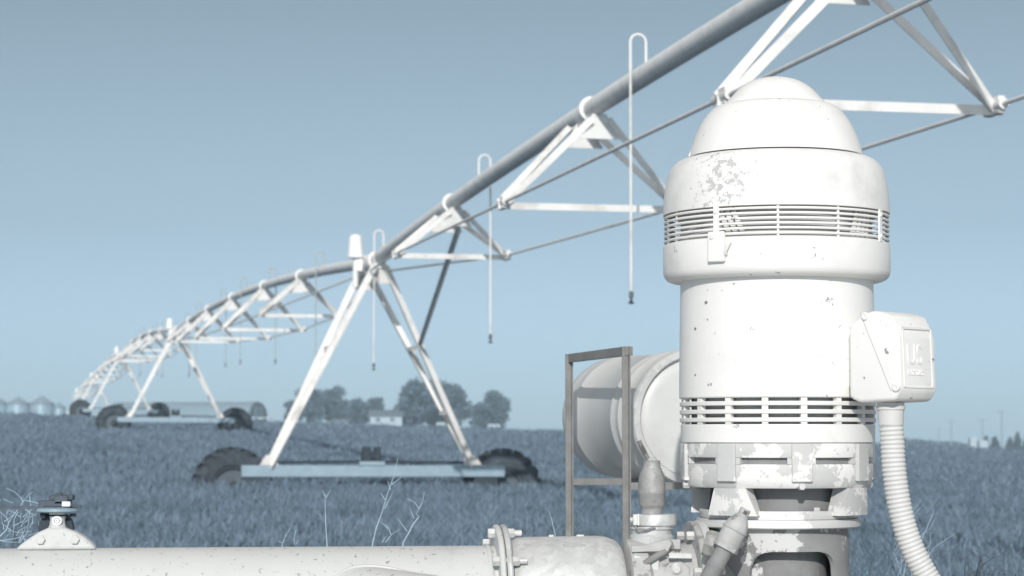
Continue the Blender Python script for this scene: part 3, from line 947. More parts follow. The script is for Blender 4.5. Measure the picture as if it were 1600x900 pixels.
tbx = bpy.data.objects.new("terminal_box", me); col.objects.link(tbx); tbx.parent = motor; ORG[tbx.name] = org
# raised panel with the maker's cast letters on the outer face, cover seam and screws
def plane_pt(t_, z, out=0.0):
    f = (z - (zb + .03)) / (zt - .06 - zb - .03)
    return TB(ro + .004 - .004 * f + out, t_, z)
pn = MB()
z1, z2 = mz(610), mz(520)
for (ta, tb_, za, zb_) in ((.060, .056, z1, z2), (-.058, -.062, z1, z2), (.060, -.062, z2 - .003, z2), (.060, -.062, z1, z1 + .003)):
    pn.add([plane_pt(ta, za, -.001), plane_pt(tb_, za, -.001), plane_pt(tb_, zb_, -.001), plane_pt(ta, zb_, -.001),
            plane_pt(ta, za, .0012), plane_pt(tb_, za, .0012), plane_pt(tb_, zb_, .0012), plane_pt(ta, zb_, .0012)],
           [(0, 1, 2, 3), (4, 5, 6, 7), (0, 1, 5, 4), (1, 2, 6, 5), (2, 3, 7, 6), (3, 0, 4, 7)])
pn.build("panel_border", M_motor, tbx, sharp=20)
def text_mesh(txt, size, center, xdir, ydir, depth, name, m, parent, sx=1.0):
    cu = bpy.data.curves.new("t", 'FONT'); cu.body = txt; cu.size = size; cu.extrude = depth; cu.bevel_depth = depth * .4
    cu.align_x = 'CENTER'; cu.align_y = 'CENTER'
    ob = bpy.data.objects.new("t", cu); col.objects.link(ob)
    dg = bpy.context.evaluated_depsgraph_get()
    me = bpy.data.meshes.new_from_object(ob.evaluated_get(dg))
    bpy.data.objects.remove(ob); bpy.data.curves.remove(cu)
    xd = Vector(xdir).normalized(); yd = Vector(ydir).normalized(); zd = xd.cross(yd)
    og = ORG[parent.name]
    for v in me.vertices:
        v.co = center + xd * (v.co.x * sx) + yd * v.co.y + zd * v.co.z - og
    me.name = name; me.materials.clear(); me.materials.append(m)
    o = bpy.data.objects.new(name, me); col.objects.link(o); o.parent = parent; ORG[o.name] = og
    return o
upz = (plane_pt(0, z2) - plane_pt(0, z1)).normalized()
text_mesh("US", .066, plane_pt(.012, mz(562), .0005), -ft, upz, .0012, "cast_letters", M_motor, tbx, .86)
text_mesh("MOTORS", .0165, plane_pt(.012, mz(588), .0005), -ft, upz, .0012, "cast_letters", M_motor, tbx, .92)
# diagonal cover seam on the left face
sm = MB()
sm.bar(TB(ri + .036, hb + .0004, zt - .004), TB(ro - .02, hb + .0004, zb + .028), .0014, .0010, tuple(ft))
sm.build("cover_seam", M_recess, tbx)
for (r_, z_) in ((ro - .006, zb + .035), (ri + .05, zt - .012)):
    MB().lathe(TB(r_, hb - .004, z_), ft, [(.010, 0), (.010, .007), (.007, .009), (0, .006)], 12).build("cover_screw", M_slat, tbx)
MB().box(TB(.235, 0, (zt + zb) / 2), (.10, .07, zt - zb - .08), rd, ft).build("box_neck", M_motor, tbx)

# flexible conduit from the box down to the ground
cy = 5.6 - .36 * math.cos(ra)
cpx = [(1391, 629), (1392, 640), (1393, 664)]
cond = thing("flexible_conduit", "ribbed light grey electrical hose curving down from the terminal box to the ground", "conduit", tuple(W(1520, 990, cy)))
ct = W(1391.5, 629, cy)
fp = [(21, 629), (21, 634), (22.5, 634.4), (22.5, 640), (20.5, 641), (20, 655), (19.6, 664), (17, 664.3)]
MB().lathe((ct.x, cy, 0), UP, [(r * S * .97, W(1391, y, cy).z) for r, y in reversed(fp)], 32).build("conduit_fitting", M_hose, cond)
ctrl = [(1392.5, 664), (1394.5, 690), (1396, 720), (1399, 750), (1403.5, 780), (1410, 810), (1419, 840), (1431.5, 870), (1448, 900), (1468, 935), (1494, 975), (1530, 1025)]
P3 = [W(x, y, cy + .0 * i) for i, (x, y) in enumerate(ctrl)]
P3 += [Vector((P3[-1].x + .13, cy, P3[-1].z - .25)), Vector((P3[-1].x + .27, cy + .02, P3[-1].z - .6)), Vector((P3[-1].x + .36, cy + .05, GZ0))]
def spline(P, n):
    out = []
    for i in range(len(P) - 1):
        p0, p1, p2, p3 = P[max(0, i - 1)], P[i], P[i + 1], P[min(len(P) - 1, i + 2)]
        for k in range(n):
            t_ = k / n
            out.append(.5 * ((2 * p1) + (-p0 + p2) * t_ + (2 * p0 - 5 * p1 + 4 * p2 - p3) * t_ ** 2 + (-p0 + 3 * p1 - 3 * p2 + p3) * t_ ** 3))
    out.append(P[-1]); return out
raw = spline(P3, 60)
pts, rs, acc = [raw[0]], [], 0.0
step = 6.7 * S / 8
for a, b in zip(raw[:-1], raw[1:]):
    seg = (b - a).length
    while acc + seg >= step:
        f = (step - acc) / seg
        a = a.lerp(b, f); pts.append(a); seg = (b - a).length; acc = 0.0
    acc += seg
rs = [(17.7 + 0.8 * math.cos(2 * math.pi * i / 8) ) * S for i in range(len(pts))]
MB().tube(pts, rs, 28).build("ribbed_hose", M_hose, cond, sharp=80)

# ------------------------------------------------------------------ pump head under the motor
head = thing("well_pump", "grey peeling pump discharge head with arched window below the white motor", "pump", (O.x, O.y, GZ0))
MB().lathe(O, UP, MP([(60, 808), (122, 808), (123, 806.5), (123, 797), (121.5, 795.3), (112, 795), (111, 803), (60, 803)]), 96).build("upper_flange", M_cast, head)
MB().lathe(O, UP, MP([(60, 822.5), (124, 822.5), (127, 820.5), (127.5, 811), (126, 808.6), (60, 808.3)]), 96).build("lower_flange", M_cast, head)
hb_ = MB()
rO = 109 * S; rI = 101 * S
zs_ = [mz(y) for y in (857, 859, 862, 866, 872, 880, 900, 960, 1010)]
hw_ = [R(20), R(26), R(30), R(33), R(35.5), R(37), R(38), R(38), R(38)]
hb_.lathe(O, UP, MP([(101, 857), (109, 857), (108.5, 835), (107, 823), (101, 823)]), 96)
def ang(sign, c):
    zz = list(reversed(zs_)); hh = list(reversed(hw_))
    return lambda z: c + sign * float(np.interp(z, zz, hh))
sector(hb_, ang(1, RA(14)), ang(-1, RA(374)), zs_, cons(rO), cons(rI), 72)
hb_.lathe(O, UP, [(rI, GZ0 + .1), (rO, GZ0 + .1), (rO, mz(1010)), (rI, mz(1010))], 96)
hb_.build("head_casing", M_head, head)
MB().lathe(O, UP, [(0, GZ0), (.29, GZ0), (.29, GZ0 + .1), (0, GZ0 + .1)], 64).build("base_plate", M_iron, head)
sh = MB(); sh.lathe(O, UP, MP([(0, 1000), (32, 1000), (32, 905), (28, 900), (28, 890), (24, 888), (14, 886), (14, 803), (0, 803)]), 32); sh.build("pump_shaft", M_iron, head)
MB().lathe(O, UP, MP([(0, 1005), (74, 1005), (74, 850), (60, 842), (0, 842)]), 64).build("light_catch_core", M_iron, head)  # added grey core, catches sunlight to brighten the head's interior
for a_ in (30, -40, 100, 170):
    MB().hexbolt(pol(RA(a_), 116 * S, mz(795.5)), UP, 5 * S, 6 * S).build("flange_bolt", M_bolt, head)

# ------------------------------------------------------------------ discharge line
be = R(7)
pa = Vector((math.cos(be), math.sin(be), 0))            # along the pipe, to the right and slightly away
ZP = mz(930)
def line_pt(px):                                          # point of the pipe axis seen at column px
    u = (px - 800) / F
    # O + pa*t: (O.x + pa.x t) = u*(O.y + pa.y t)
    k = (u * (O.y) - O.x) / (pa.x - u * pa.y)
    return O + pa * k + Vector((0, 0, ZP))
def sz(px): return line_pt(px).y / F
perp = Vector((pa.y, -pa.x, 0))                           # towards the camera
pipe = thing("discharge_pipe", "long off white painted steel pipe running along the bottom to the left", "pipe", tuple(line_pt(400) - Vector((0, 0, .13))))
pL, pR = line_pt(-900), line_pt(772)
rp = 81.5 * sz(400)
MB().lathe(pL, pR - pL, [(0, 0), (rp, 0), (rp, (pR - pL).length), (0, (pR - pL).length)], 96).build("pipe_body", M_pipe, pipe)
def flange(px, thick, rpx, m, parent, name="pipe_flange"):
    p = line_pt(px); s = sz(px)
    return MB().lathe(p - pa * thick / 2, pa, [(60 * s, 0), (rpx * s - .004, 0), (rpx * s, .004), (rpx * s, thick - .004), (rpx * s - .004, thick), (60 * s, thick)], 96).build(name, m, parent)
f1 = flange(775.5, .014, 113, M_pipe, pipe)
f1.data.name
# weld seam ring by the flange
MB().lathe(line_pt(762), pa, [(rp + .001, -.006), (rp + .005, 0), (rp + .001, .006)], 64).build("weld_bead", M_pipe, pipe)
# branch stub welded into the front of the pipe
bp = line_pt(505)
bdir = (perp * .62 + pa * .76 + Vector((0, 0, -.08))).normalized()
MB().lathe(bp + Vector((0, 0, -.0)), bdir, [(.095, .05), (.095, .36)], 64).build("branch_pipe", M_pipe, pipe)
wb_ = MB()
a0_, u0_, v0_ = frame(bdir)
wp = []
for i in range(49):
    an = 2 * math.pi * i / 48
    o = bp + (u0_ * math.cos(an) + v0_ * math.sin(an)) * .096
    # march along bdir until outside of the main pipe
    k = 0.0
    for _ in range(400):
        q = o + bdir * k - bp
        q = q - pa * q.dot(pa)
        if q.length > rp + .001: break
        k += .001
    wp.append(o + bdir * k)
wb_.tube(wp, .005, 8, caps=False)
wb_.build("weld_seam", M_pipe, pipe)

galv = thing("galvanised_coupler", "mottled galvanised pipe coupler bolted to the white pipe's flange", "pipe coupler", tuple(line_pt(870) - Vector((0, 0, .15))))
q0 = line_pt(784); q1 = line_pt(966)
Lg = (q1 - q0).length; s9 = sz(870)
MB().lathe(q0, pa, [(60 * s9, 0), (82 * s9, 0), (88 * s9, .02), (93 * s9, .035), (94.5 * s9, Lg * .8), (93 * s9, Lg * .88), (88 * s9, Lg * .96), (80 * s9, Lg), (62 * s9, Lg), (62 * s9, Lg + .05)], 96).build("coupler_body", M_galv, galv)
f2 = flange(786, .014, 113, M_galv, galv)
for px, w_ in ((861, 8), (906, 12)):
    p = line_pt(px) + Vector((0, 0, 94 * s9))
    MB().box(p, (w_ * s9, .012, .008), pa, perp).build("casting_nub", M_galv, galv, bevel=.002)
an_ = R(30)
p = line_pt(890) + (Vector((0, 0, math.cos(an_))) + perp * math.sin(an_)) * (94.6 * s9)
MB().box(p, (36 * s9, .008, .0014), pa, (perp * math.cos(an_) - Vector((0, 0, math.sin(an_)))), (Vector((0, 0, math.cos(an_))) + perp * math.sin(an_))).build("stamped_strip", M_valve, galv)
# flange bolts: head on the pipe side, stud and nut on the coupler side
for i in range(8):
    a = R(8 + 45 * i)
    off_ = (Vector((0, 0, math.cos(a))) + perp * math.sin(a)) * (101 * s9)
    c = line_pt(780) + off_
    b_ = MB()
    b_.hexbolt(c - pa * .0145, -pa, .0125, .016)
    b_.hexbolt(c + pa * .0165, pa, .0125, .018)
    b_.cyl(c - pa * .02, c + pa * .052, .0075, n=12)
    b_.build("flange_bolt", M_bolt, galv)

# butterfly valve between coupler and pump head
vb = thing("butterfly_valve", "grey lever valve body between the galvanised coupler and the pump head", "valve", tuple(line_pt(1035) - Vector((0, 0, .15))))
v0, v1 = line_pt(976), line_pt(1076)
s10 = sz(1020)
Lv = (v1 - v0).length
MB().lathe(v0, pa, [(62 * s10, -.01), (86 * s10, 0), (89 * s10, .01), (89 * s10, .04), (80 * s10, .05), (78 * s10, Lv * .75), (84 * s10, Lv), (60 * s10, Lv)], 96).build("valve_body", M_valve, vb)
def ring_flange(px, thick, rpx, m, parent): return flange(px, thick, rpx, m, parent)
ring_flange(1080, .016, 116, M_valve, vb)
ring_flange(1091, .02, 117, M_pipe, vb)
for i in range(8):
    a = R(20 + 45 * i)
    off_ = (Vector((0, 0, math.cos(a))) + perp * math.sin(a)) * (101 * s10)
    c = line_pt(1080) + off_
    b_ = MB(); b_.hexbolt(c - pa * .008, -pa, .0115, .018); b_.cyl(c - pa * .012, c + pa * .05, .008, n=12)
    b_.build("flange_bolt", M_bolt, vb)
# neck, lever with notch plate
nk = line_pt(1017)
fr = nk.y - .095
def FP(px, py, dy=0.0): return W(px, py, fr + dy)
lv = MB(); lv.prism([FP(986, 853), FP(1005, 852), FP(1046, 842.5), FP(1050, 848), FP(1044, 862), FP(1008, 862), FP(987, 863)], Vector((0, .014, 0)))
lv.prism([FP(1046.5, 842.5), FP(1063, 843), FP(1063, 858), FP(1053, 858), FP(1051, 848)], Vector((0, .013, 0)))
lv.build("lever_bracket", M_valve, vb, bevel=.002)
hd_ = MB(); hd_.tube([FP(1000, 886, -.012), FP(1012, 878, -.014), FP(1028, 868, -.014), FP(1040, 862, -.008)], [.008, .009, .009, .007], 10); hd_.build("lever_handle", M_iron, vb)
ntp = MB(); ntp.bar(FP(1045, 868, -.01), FP(1081, 868.5, -.01), .012, .013)
for i in range(6): ntp.box(FP(1049 + i * 4.6, 864, -.01), (.0035, .012, .006))
ntp.build("notch_plate", M_bolt, vb, bevel=.001)
bs = MB(); bs.prism([FP(1030, 902, -.002), FP(1045, 879, -.002), FP(1064, 877, -.002), FP(1077, 886, -.002), FP(1077, 902, -.002)], Vector((0, .02, 0))); bs.build("shaft_boss", M_valve, vb, bevel=.002)
c_ = FP(1057, 888.5, -.01)
MB().lathe(c_, (0, -1, 0), [(.013, 0), (.013, .006), (.009, .008), (.008, .006), (.004, .006), (.003, .009), (0, .009)], 24).build("shaft_end", M_bolt, vb)
wp_ = MB(); wp_.prism([FP(990, 900), FP(990, 866), FP(1006, 872), FP(1030, 872), FP(1030, 900)], Vector((0, .02, 0))); wp_.build("body_web", M_galv, vb, bevel=.003)

# air release valve on top
av = thing("air_release_valve", "bullet shaped grey air valve standing on a clamp collar left of the motor", "valve", tuple(W(1018, 852, nk.y)))
ac = W(1018, 800, nk.y)
def AZ(y): return W(1018, y, nk.y).z
sA = nk.y / F
def AP(pr): return [(r * sA, AZ(y)) for r, y in pr]
MB().lathe((ac.x, ac.y, 0), UP, AP([(0, 853), (34, 853), (34.5, 838), (31, 834), (31, 828), (34, 826), (34, 822)]), 40).build("valve_neck", M_galv, av)
cl_ = MB(); cx_ = W(1023, 810, nk.y)
cl_.lathe((cx_.x, cx_.y, 0), UP, AP([(12, 823), (31, 822.6), (33.5, 820), (33.5, 806), (32, 803.3), (12, 803)]), 48)
cl_.build("clamp_collar", M_galv, av)
ea = MB(); ea.box(W(992, 812, nk.y - .03), (.010, .03, .026)); ea.box(W(997, 812, nk.y - .035), (.006, .03, .028)); ea.hexbolt(W(989, 812, nk.y - .036), (-1, 0, 0), .007, .008)
ea.build("clamp_ear", M_bolt, av, bevel=.001)
lp = MB(); lp.tube([W(992, 822, nk.y - .055), W(997, 827, nk.y - .06), W(1010, 828, nk.y - .06), W(1024, 824, nk.y - .058)], .003, 6); lp.build("wire_loop", M_iron, av)
vc = W(1018.5, 760, nk.y)
MB().lathe((vc.x, vc.y, 0), UP, AP([(17, 803), (16.5, 796), (17.5, 793), (19.5, 791), (20.5, 788), (20.6, 772), (21.3, 771), (21.3, 768), (21.2, 757), (20.6, 748), (18.5, 740), (15.5, 733), (13.4, 729), (13, 722), (13.4, 720.5), (12, 719.6), (8, 719.6), (7, 724), (0, 724)]), 40).build("valve_shell", M_brass, av)

# angled relief nozzle in front of the pump head
nz = thing("relief_valve", "tilted nozzle shaped relief valve with chipped paint in front of the pump head", "valve", tuple(W(1060, 1000, 5.25)))
n0, n1 = W(1110, 900, 5.30), W(1165.5, 795, 5.30)
nd = (n1 - n0).normalized()
sN = 5.30 / F
Ln = (n1 - n0).length / sN
def NP(pr): return [(r * sN, (Ln - t_) * sN) for r, t_ in pr]
MB().lathe(n0, nd, NP([(0, 0), (7.5, 0), (8.6, 1), (8.6, 11), (9.5, 12.5), (13, 18), (16.5, 24), (18.6, 31), (19.0, 35)]), 36).build("nozzle_dome", M_valve, nz)
MB().lathe(n0, nd, NP([(18.5, 34), (20.3, 35.5), (20.3, 37.5), (18.8, 39)]), 36).build("bead_ring", M_valve, nz)
hx = MB(); hx.lathe(n0, nd, NP([(19, 39), (19.6, 52), (19.6, 62), (18.5, 66), (12, 67)]), 36); hx.build("nozzle_body", M_valve, nz)
hx = MB(); hx.lathe(n0, nd, NP([(18.8, 63), (21, 64), (21, 70), (16, 71.5), (14.5, 72)]), 8); hx.build("hex_nut", M_valve, nz)
MB().lathe(n0, nd, NP([(13.4, 71), (13.6, 96), (15, 97), (15, 101), (14.4, 102), (14.4, 260)]), 32).build("riser_pipe", M_head, nz)
wdw = n0 + nd * ((Ln - 6) * sN)
cdir = (Vector((0.15, -1, 0)) - nd * Vector((0.15, -1, 0)).dot(nd)).normalized()
MB().box(wdw + cdir * (8.2 * sN), (6 * sN, 6 * sN, 1.6 * sN), nd.cross(cdir), nd, cdir).build("square_socket", M_dark, nz)  # solid dark block stands for the shade in the hole
el = MB(); e0 = W(1118, 855, 5.36)
el.lathe(e0 - Vector((.028, .0, -.01)), (1, -.1, -.25), [(0, 0), (.028, 0), (.034, .01), (.034, .035), (.026, .045), (.026, .07)], 8)
el.build("elbow_fitting", M_brass, nz)

# discharge elbow joining head and flange
eb = MB(); e1 = line_pt(1093); eb.lathe(e1, pa, [(0, 0), (76 * s10, 0), (76 * s10, .05), (84 * s10, .13), (0, .13)], 64)
eb.build("outlet_neck", M_head, head)

# ------------------------------------------------------------------ riser valve on the pipe at far left
gvp = line_pt(90)
gv = thing("riser_valve", "small dark headed riser valve with white round disc clamped on the pipe at left", "valve", tuple(gvp + Vector((0, 0, rp))))
sG = gvp.y / F
def GZf(y): return W(90, y, gvp.y).z
def GP(pr): return [(r * sG, GZf(y)) for r, y in pr]
gc = W(90, 820, gvp.y); gc = Vector((gc.x, gc.y, 0))
sd_ = MB()
outl = [(-62, 858), (-54, 849.5), (-40, 839), (-26, 830), (-13, 824), (12, 823.5), (28, 830), (42, 838), (54, 848), (62, 858)]
sd_.prism([gc + pa * (x * sG) + Vector((0, 0, GZf(y))) for x, y in outl], perp * .07)
sd_.build("saddle_clamp", M_pipe, gv, bevel=.012)
for x, y in ((-24, 842), (28, 842)):
    MB().hexbolt(gc + pa * (x * sG) + Vector((0, 0, GZf(y))) + perp * .034, perp, 7.5 * sG, 6 * sG).build("saddle_bolt", M_pipe, gv)
MB().lathe(gc, UP, GP([(0, 826), (15, 826), (12.5, 820), (11.5, 812), (13, 806), (14, 800), (0, 800)]), 32).build("valve_neck", M_pipe, gv)
nb = gc + Vector((0, 0, GZf(804)))
MB().lathe(gc, UP, GP([(0, 811), (9, 810), (13.4, 806), (13.4, 800), (0, 800)]), 24).build("neck_collar", M_gear, gv)
dsk = gc + Vector((0, 0, GZf(813))) + perp * (12.6 * sG)
MB().lathe(dsk, perp, [(0, 0), (7.6 * sG, 0), (7.6 * sG, .003), (4.6 * sG, .004), (4.3 * sG, .0022), (3.7 * sG, .0022), (3.4 * sG, .004), (1.3 * sG, .004), (1.1 * sG, .0025), (0, .0025)], 32).build("round_emblem", M_logo, gv)
em = MB(); em.lathe(dsk + perp * .0024, perp, [(3.6 * sG, 0), (3.6 * sG, .0006), (4.4 * sG, .0006), (4.4 * sG, 0)], 32)
for a in (0, math.pi): em.box(dsk + perp * .0045 + pa * (5.1 * sG * math.cos(a)), (1.5 * sG, .0008, .6 * sG), pa, perp)
em.lathe(dsk + perp * .0026, perp, [(.5 * sG, 0), (.5 * sG, .0005), (.9 * sG, .0005), (.9 * sG, 0)], 16)
em.build("emblem_ring", M_iron, gv)
MB().lathe(gc, UP, GP([(0, 800.5), (30, 800.5), (34, 798.5), (33, 794.5), (24, 792.2), (0, 792)]), 40).build("round_plate", M_plate, gv)
gt = MB()
gt.box(gc + Vector((-.012, 0, GZf(787))), (.06, .05, .016)); gt.box(gc + Vector((.012, 0, GZf(781))), (.034, .05, .022)); gt.box(gc + Vector((.030, -.004, GZf(777))), (.018, .03, .013))
gt.tube([gc + Vector((-.02, 0, GZf(781))), gc + Vector((0, 0, GZf(777))), gc + Vector((.012, 0, GZf(775)))], .011, 8)
gt.build("gear_head", M_dkblue, gv, bevel=.003)
MB().box(gc + Vector((.026, -.03, GZf(787))), (.02, .01, .012)).build("name_tab", M_logo, gv, bevel=.002)
tb_ = MB(); tb_.bar(gc + Vector((-.03, -.01, GZf(793))), gc + Vector((-.30, -.02, GZf(792.5))), .03, .007); tb_.bar(gc + Vector((.03, -.01, GZf(791))), gc + Vector((.056, -.01, GZf(790.5))), .02, .002)
tb_.build("lever_arm", M_dkblue, gv)
st = MB(); st.cyl(gc + Vector((-.034, 0, GZf(800))), gc + Vector((-.034, 0, GZf(809))), .008); st.box(gc + Vector((.036, 0, GZf(805))), (.012, .02, .008)); st.build("stop_pin", M_gear, gv)
bk = MB(); bk.lathe(gc + perp * -.03 + Vector((-.003, 0, GZf(826))), (0, -1, 0), [(0, 0), (27 * sG, 0), (27 * sG, .02), (0, .02)], 24); bk.build("back_collar", M_gear, gv)

# ------------------------------------------------------------------ tank and its rack
tk0, tk1 = W(965, 652, 8.12), W(1092, 652, 7.3)
ta_ = (tk1 - tk0).normalized(); Lt = (tk1 - tk0).length
RT = .215
tank = thing("storage_tank", "pale horizontal barrel tank with ribs lying in a rack left of the motor", "tank", (tk0.x, tk0.y, tk0.z - RT))
pr = [(0, -.05), (.10, -.046), (.16, -.036), (.195, -.015), (RT, .02), (RT, Lt * .07)]
def rib(t_, h=.006, w_=.022): return [(RT, t_ - w_), (RT + h * .8, t_ - w_ * .4), (RT + h, t_), (RT + h * .8, t_ + w_ * .4), (RT, t_ + w_)]
pr += rib(Lt * .20) + rib(Lt * .70) + rib(Lt * .80, .009) + [(RT, Lt * .9)]
pr += [(RT, Lt - .02)]
MB().lathe(tk0, ta_, pr, 96).build("tank_shell", M_tank, tank)
MB().lathe(tk0, ta_, [(RT - .002, Lt - .03), (RT + .012, Lt - .026), (RT + .014, Lt - .004), (RT + .008, Lt + .006), (RT - .012, Lt + .006), (RT - .018, Lt - .006), (RT - .022, Lt - .02)], 96).build("lid_ring", M_galv, tank)
MB().lathe(tk0, ta_, [(RT - .02, Lt - .02), (RT - .035, Lt - .010), (RT - .06, Lt - .008), (0, Lt - .004)], 96).build("tank_lid", M_tank, tank)
a0, u0, v0_ = frame(ta_)
cj = MB()
for an in (200, 204):
    a = R(an); cj.bar(tk0 + ta_ * (Lt + .004) + (u0 * math.cos(a) + v0_ * math.sin(a)) * (RT + .006), tk0 + ta_ * (Lt + .004) + (u0 * math.cos(a + .22) + v0_ * math.sin(a + .22)) * (RT + .006), .012, .014, tuple(ta_))
cj.build("lid_clamp", M_rack, tank)

rack = thing("tank_rack", "rusty grey angle iron rack holding the pale tank beside the motor", "rack", (W(983, 680, 7.0).x, 7.0, GZ0))
hA, hB = W(983, 545, 7.0), W(893.5, 557, 7.66)
off = Vector((.97, .24, 0)) * .64
ztop = (hA.z + hB.z) / 2
for p in (hA, hB, hA + off, hB + off):
    MB().angle((p.x, p.y, GZ0), (p.x, p.y, ztop + .008), .019, .004, up=(.97, .24, 0)).build("post", M_rack, rack)
for d in (Vector((0, 0, 0)), off):
    a, b = hA + d, hB + d
    MB().bar((a.x, a.y, ztop - .006), (b.x, b.y, ztop - .006), .024, .028).build("top_rail", M_rack, rack)
    MB().bar((a.x, a.y, .0), (b.x, b.y, .0), .022, .026).build("side_rail", M_rack, rack)
for p in (hA, hB):
    MB().bar((p.x, p.y, .842), (p.x + off.x, p.y + off.y, .842), .024, .022).build("cross_rail", M_rack, rack)

# ------------------------------------------------------------------ weeds
def weed(stems, label, m=M_weed, Y=6.3, name="dry_weed", r0=.0024, group=None):
    x, y = stems[0][0]
    b = W(x, y, Y)
    t = thing(name, label, "weed", (b.x, b.y, GZ0), group)
    mb = MB()
    first = True
    for s_ in stems:
        p = [W(px, py, Y + random.uniform(-.01, .01)) for px, py in s_]
        if first:
            p = [Vector((p[0].x - .04, p[0].y, GZ0))] + p
            first = False
        n = len(p)
        rr = [r0 * (1 - .75 * i / max(1, n - 1)) if s_ is stems[0] else r0 * .55 * (1 - .6 * i / max(1, n - 1)) for i in range(n)]
        mb.tube(p, rr, 6)
    mb.build("stem", m, t)
    return t
weed([[(582, 850), (588, 825), (597, 800), (606, 770), (616, 742), (622, 714)], [(603, 782), (594, 770)], [(610, 765), (606, 752)], [(612, 757), (628, 745)], [(601, 795), (611, 775), (615, 768)]], "tall straight dry stalk rising highest behind the pipe")
weed([[(511, 850), (509, 820), (508, 790), (508, 772)], [(508, 776), (504, 766)], [(509, 778), (517, 765)]], "single upright dry stalk with forked tip behind the pipe", r0=.0022)
weed([[(630, 848), (640, 830), (645, 820), (655, 807), (650, 803), (655, 795), (660, 785), (663, 769)], [(636, 830), (622, 811)], [(655, 795), (648, 785), (636, 779)], [(647, 810), (640, 793)], [(602, 848), (612, 835), (626, 826)], [(611, 836), (607, 824), (602, 818)], [(606, 826), (595, 815)], [(597, 848), (603, 838)]], "crooked branching dry weed right of the tall stalk", r0=.0025)
weed([[(441, 850), (446, 838), (453, 826)], [(440, 848), (434, 846)], [(460, 850), (460, 838), (463, 827)], [(463, 850), (466, 843)], [(461, 846), (458, 841)]], "two short dry sprigs just above the pipe's top edge", r0=.0022)
weed([[(548 + 320, 837), (862, 812), (857, 797)]], "short pale grass stem behind the galvanised coupler", r0=.002)
# tangled dead weed at the left edge
rw = random.Random(3)
stems = [[(-20, 850), (0, 838), (10, 828), (14, 816), (22, 804), (30, 793), (38, 782), (45, 773), (52, 768)],
         [(14, 818), (10, 808), (0, 800), (-10, 795)], [(36, 785), (33, 778), (22, 768), (10, 763)], [(40, 782), (55, 785), (68, 790)],
         [(20, 786), (10, 782), (5, 779)], [(46, 774), (48, 790), (46, 805), (44, 820), (42, 835), (38, 848)],
         [(10, 829), (30, 832), (50, 830)], [(0, 845), (20, 842), (40, 838), (60, 832)], [(30, 848), (38, 838), (46, 828)],
         [(28, 800), (22, 812), (22, 824), (20, 840)], [(0, 792), (25, 795), (50, 792), (66, 788)], [(34, 792), (45, 800), (57, 806)], [(20, 822), (35, 815), (47, 805)],
         [(60, 842), (61, 825), (60, 814)], [(-10, 840), (5, 846), (30, 848)]]
for i in range(22):
    x, y = rw.uniform(-10, 58), rw.uniform(800, 850)
    a = rw.uniform(-2.6, -.5); L_ = rw.uniform(8, 26)
    stems.append([(x, y), (x + math.cos(a) * L_ * .5 + rw.uniform(-2, 2), y + math.sin(a) * L_ * .5), (x + math.cos(a) * L_, y + math.sin(a) * L_ + rw.uniform(-2, 3))])
weed(stems, "tangled dead weed bush by the riser valve at the left edge", r0=.0024, Y=5.75)
# dry grass tuft right of the pump head
stems = [[(1360, 905), (1352, 870), (1345, 830), (1365, 790)]]
for i in range(90):
    x = rw.uniform(1322, 1440); y = rw.uniform(850, 930)
    a = rw.uniform(-2.4, -.7); L_ = rw.uniform(25, 90)
    bend = rw.uniform(-14, 14)
    y1 = y + math.sin(a) * L_
    stems.append([(x, y), (x + math.cos(a) * L_ * .5 + bend, y + math.sin(a) * L_ * .5), (x + math.cos(a) * L_ , max(775, y1) + abs(bend) * .6)])
weed(stems, "bushy dry grass tuft between the pump head and the ribbed hose", m=M_tuft, r0=.0022, Y=6.6, name="dry_grass_tuft")
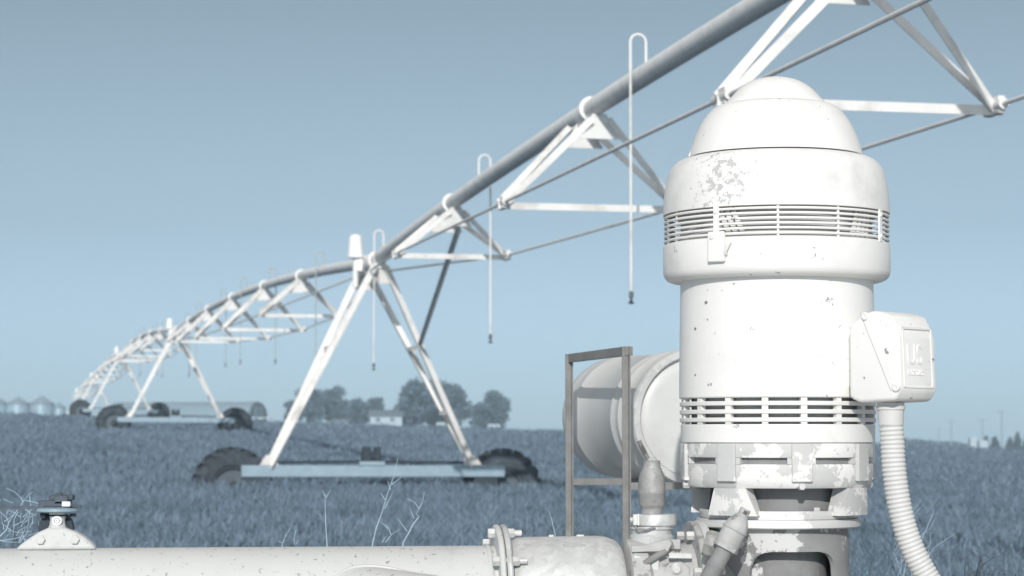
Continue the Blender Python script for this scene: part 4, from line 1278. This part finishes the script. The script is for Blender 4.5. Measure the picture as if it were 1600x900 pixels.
# dark broad grass leaves at the lower right corner
def leaves(specs, label, Y):
    b = W(specs[0][0][0][0], 1000, Y)
    t = thing("grass_clump", label, "grass", (b.x, b.y, GZ0))
    mb = MB()
    for pts_, wd in specs:
        P_ = [W(x, y, Y + random.uniform(-.05, .05)) for x, y in pts_]
        P_ = [Vector((P_[0].x + random.uniform(-.08, .08), Y, GZ0))] + P_
        P_ = spline(P_, 5); n = len(P_)
        vs, fs = [], []
        for i, p in enumerate(P_):
            wv = .62 * wd * S * (1 - (i / (n - 1)) ** 2) + .0003
            d = (P_[min(n - 1, i + 1)] - P_[max(0, i - 1)]).normalized()
            s_ = d.cross(Vector((.2, -1, .1))).normalized()
            up_ = s_.cross(d).normalized()
            vs += [p - s_ * wv / 2, p - up_ * wv * .15, p + s_ * wv / 2]
        for i in range(n - 1):
            a = i * 3
            fs += [(a, a + 1, a + 4, a + 3), (a + 1, a + 2, a + 5, a + 4)]
        mb.add(vs, fs)
    mb.build("leaf", M_weedd, t)
specs = []
rg = random.Random(12)
for i in range(30):
    x = rg.choice((1500, 1535, 1560, 1590)) + rg.uniform(-12, 12)
    dx = rg.uniform(-55, 55); yt = 905 - rg.uniform(0, 1) ** 2 * 42
    specs.append(([(x, 985), (x + dx * .25, (985 + yt) / 2 + 8), (x + dx * .6, yt), (x + dx, yt + rg.uniform(-14, 26))], rg.uniform(3, 6.5)))
specs += [([(1526, 985), (1530, 900), (1548, 874), (1582, 866)], 6), ([(1528, 985), (1530, 890), (1533, 851)], 3.5)]
leaves(specs, "dark arching grass leaves in the lower right corner", 6.4)

# ------------------------------------------------------------------ the air over the field
mb = MB(); mb.box((0, 1340, -5), (2700, 2880, 90))
hz = mb.build("haze", bpy.data.materials.new("haze_air"))
hz['kind'] = 'stuff'
hm = hz.data.materials[0]
hm.use_nodes = True
hm.node_tree.nodes.clear()
pv = hm.node_tree.nodes.new("ShaderNodeVolumePrincipled")
pv.inputs['Density'].default_value = 0.0006
pv.inputs['Color'].default_value = (0.66, 0.87, 1.0, 1)
pv.inputs['Anisotropy'].default_value = -0.2
mo = hm.node_tree.nodes.new("ShaderNodeOutputMaterial")
hm.node_tree.links.new(pv.outputs[0], mo.inputs['Volume'])
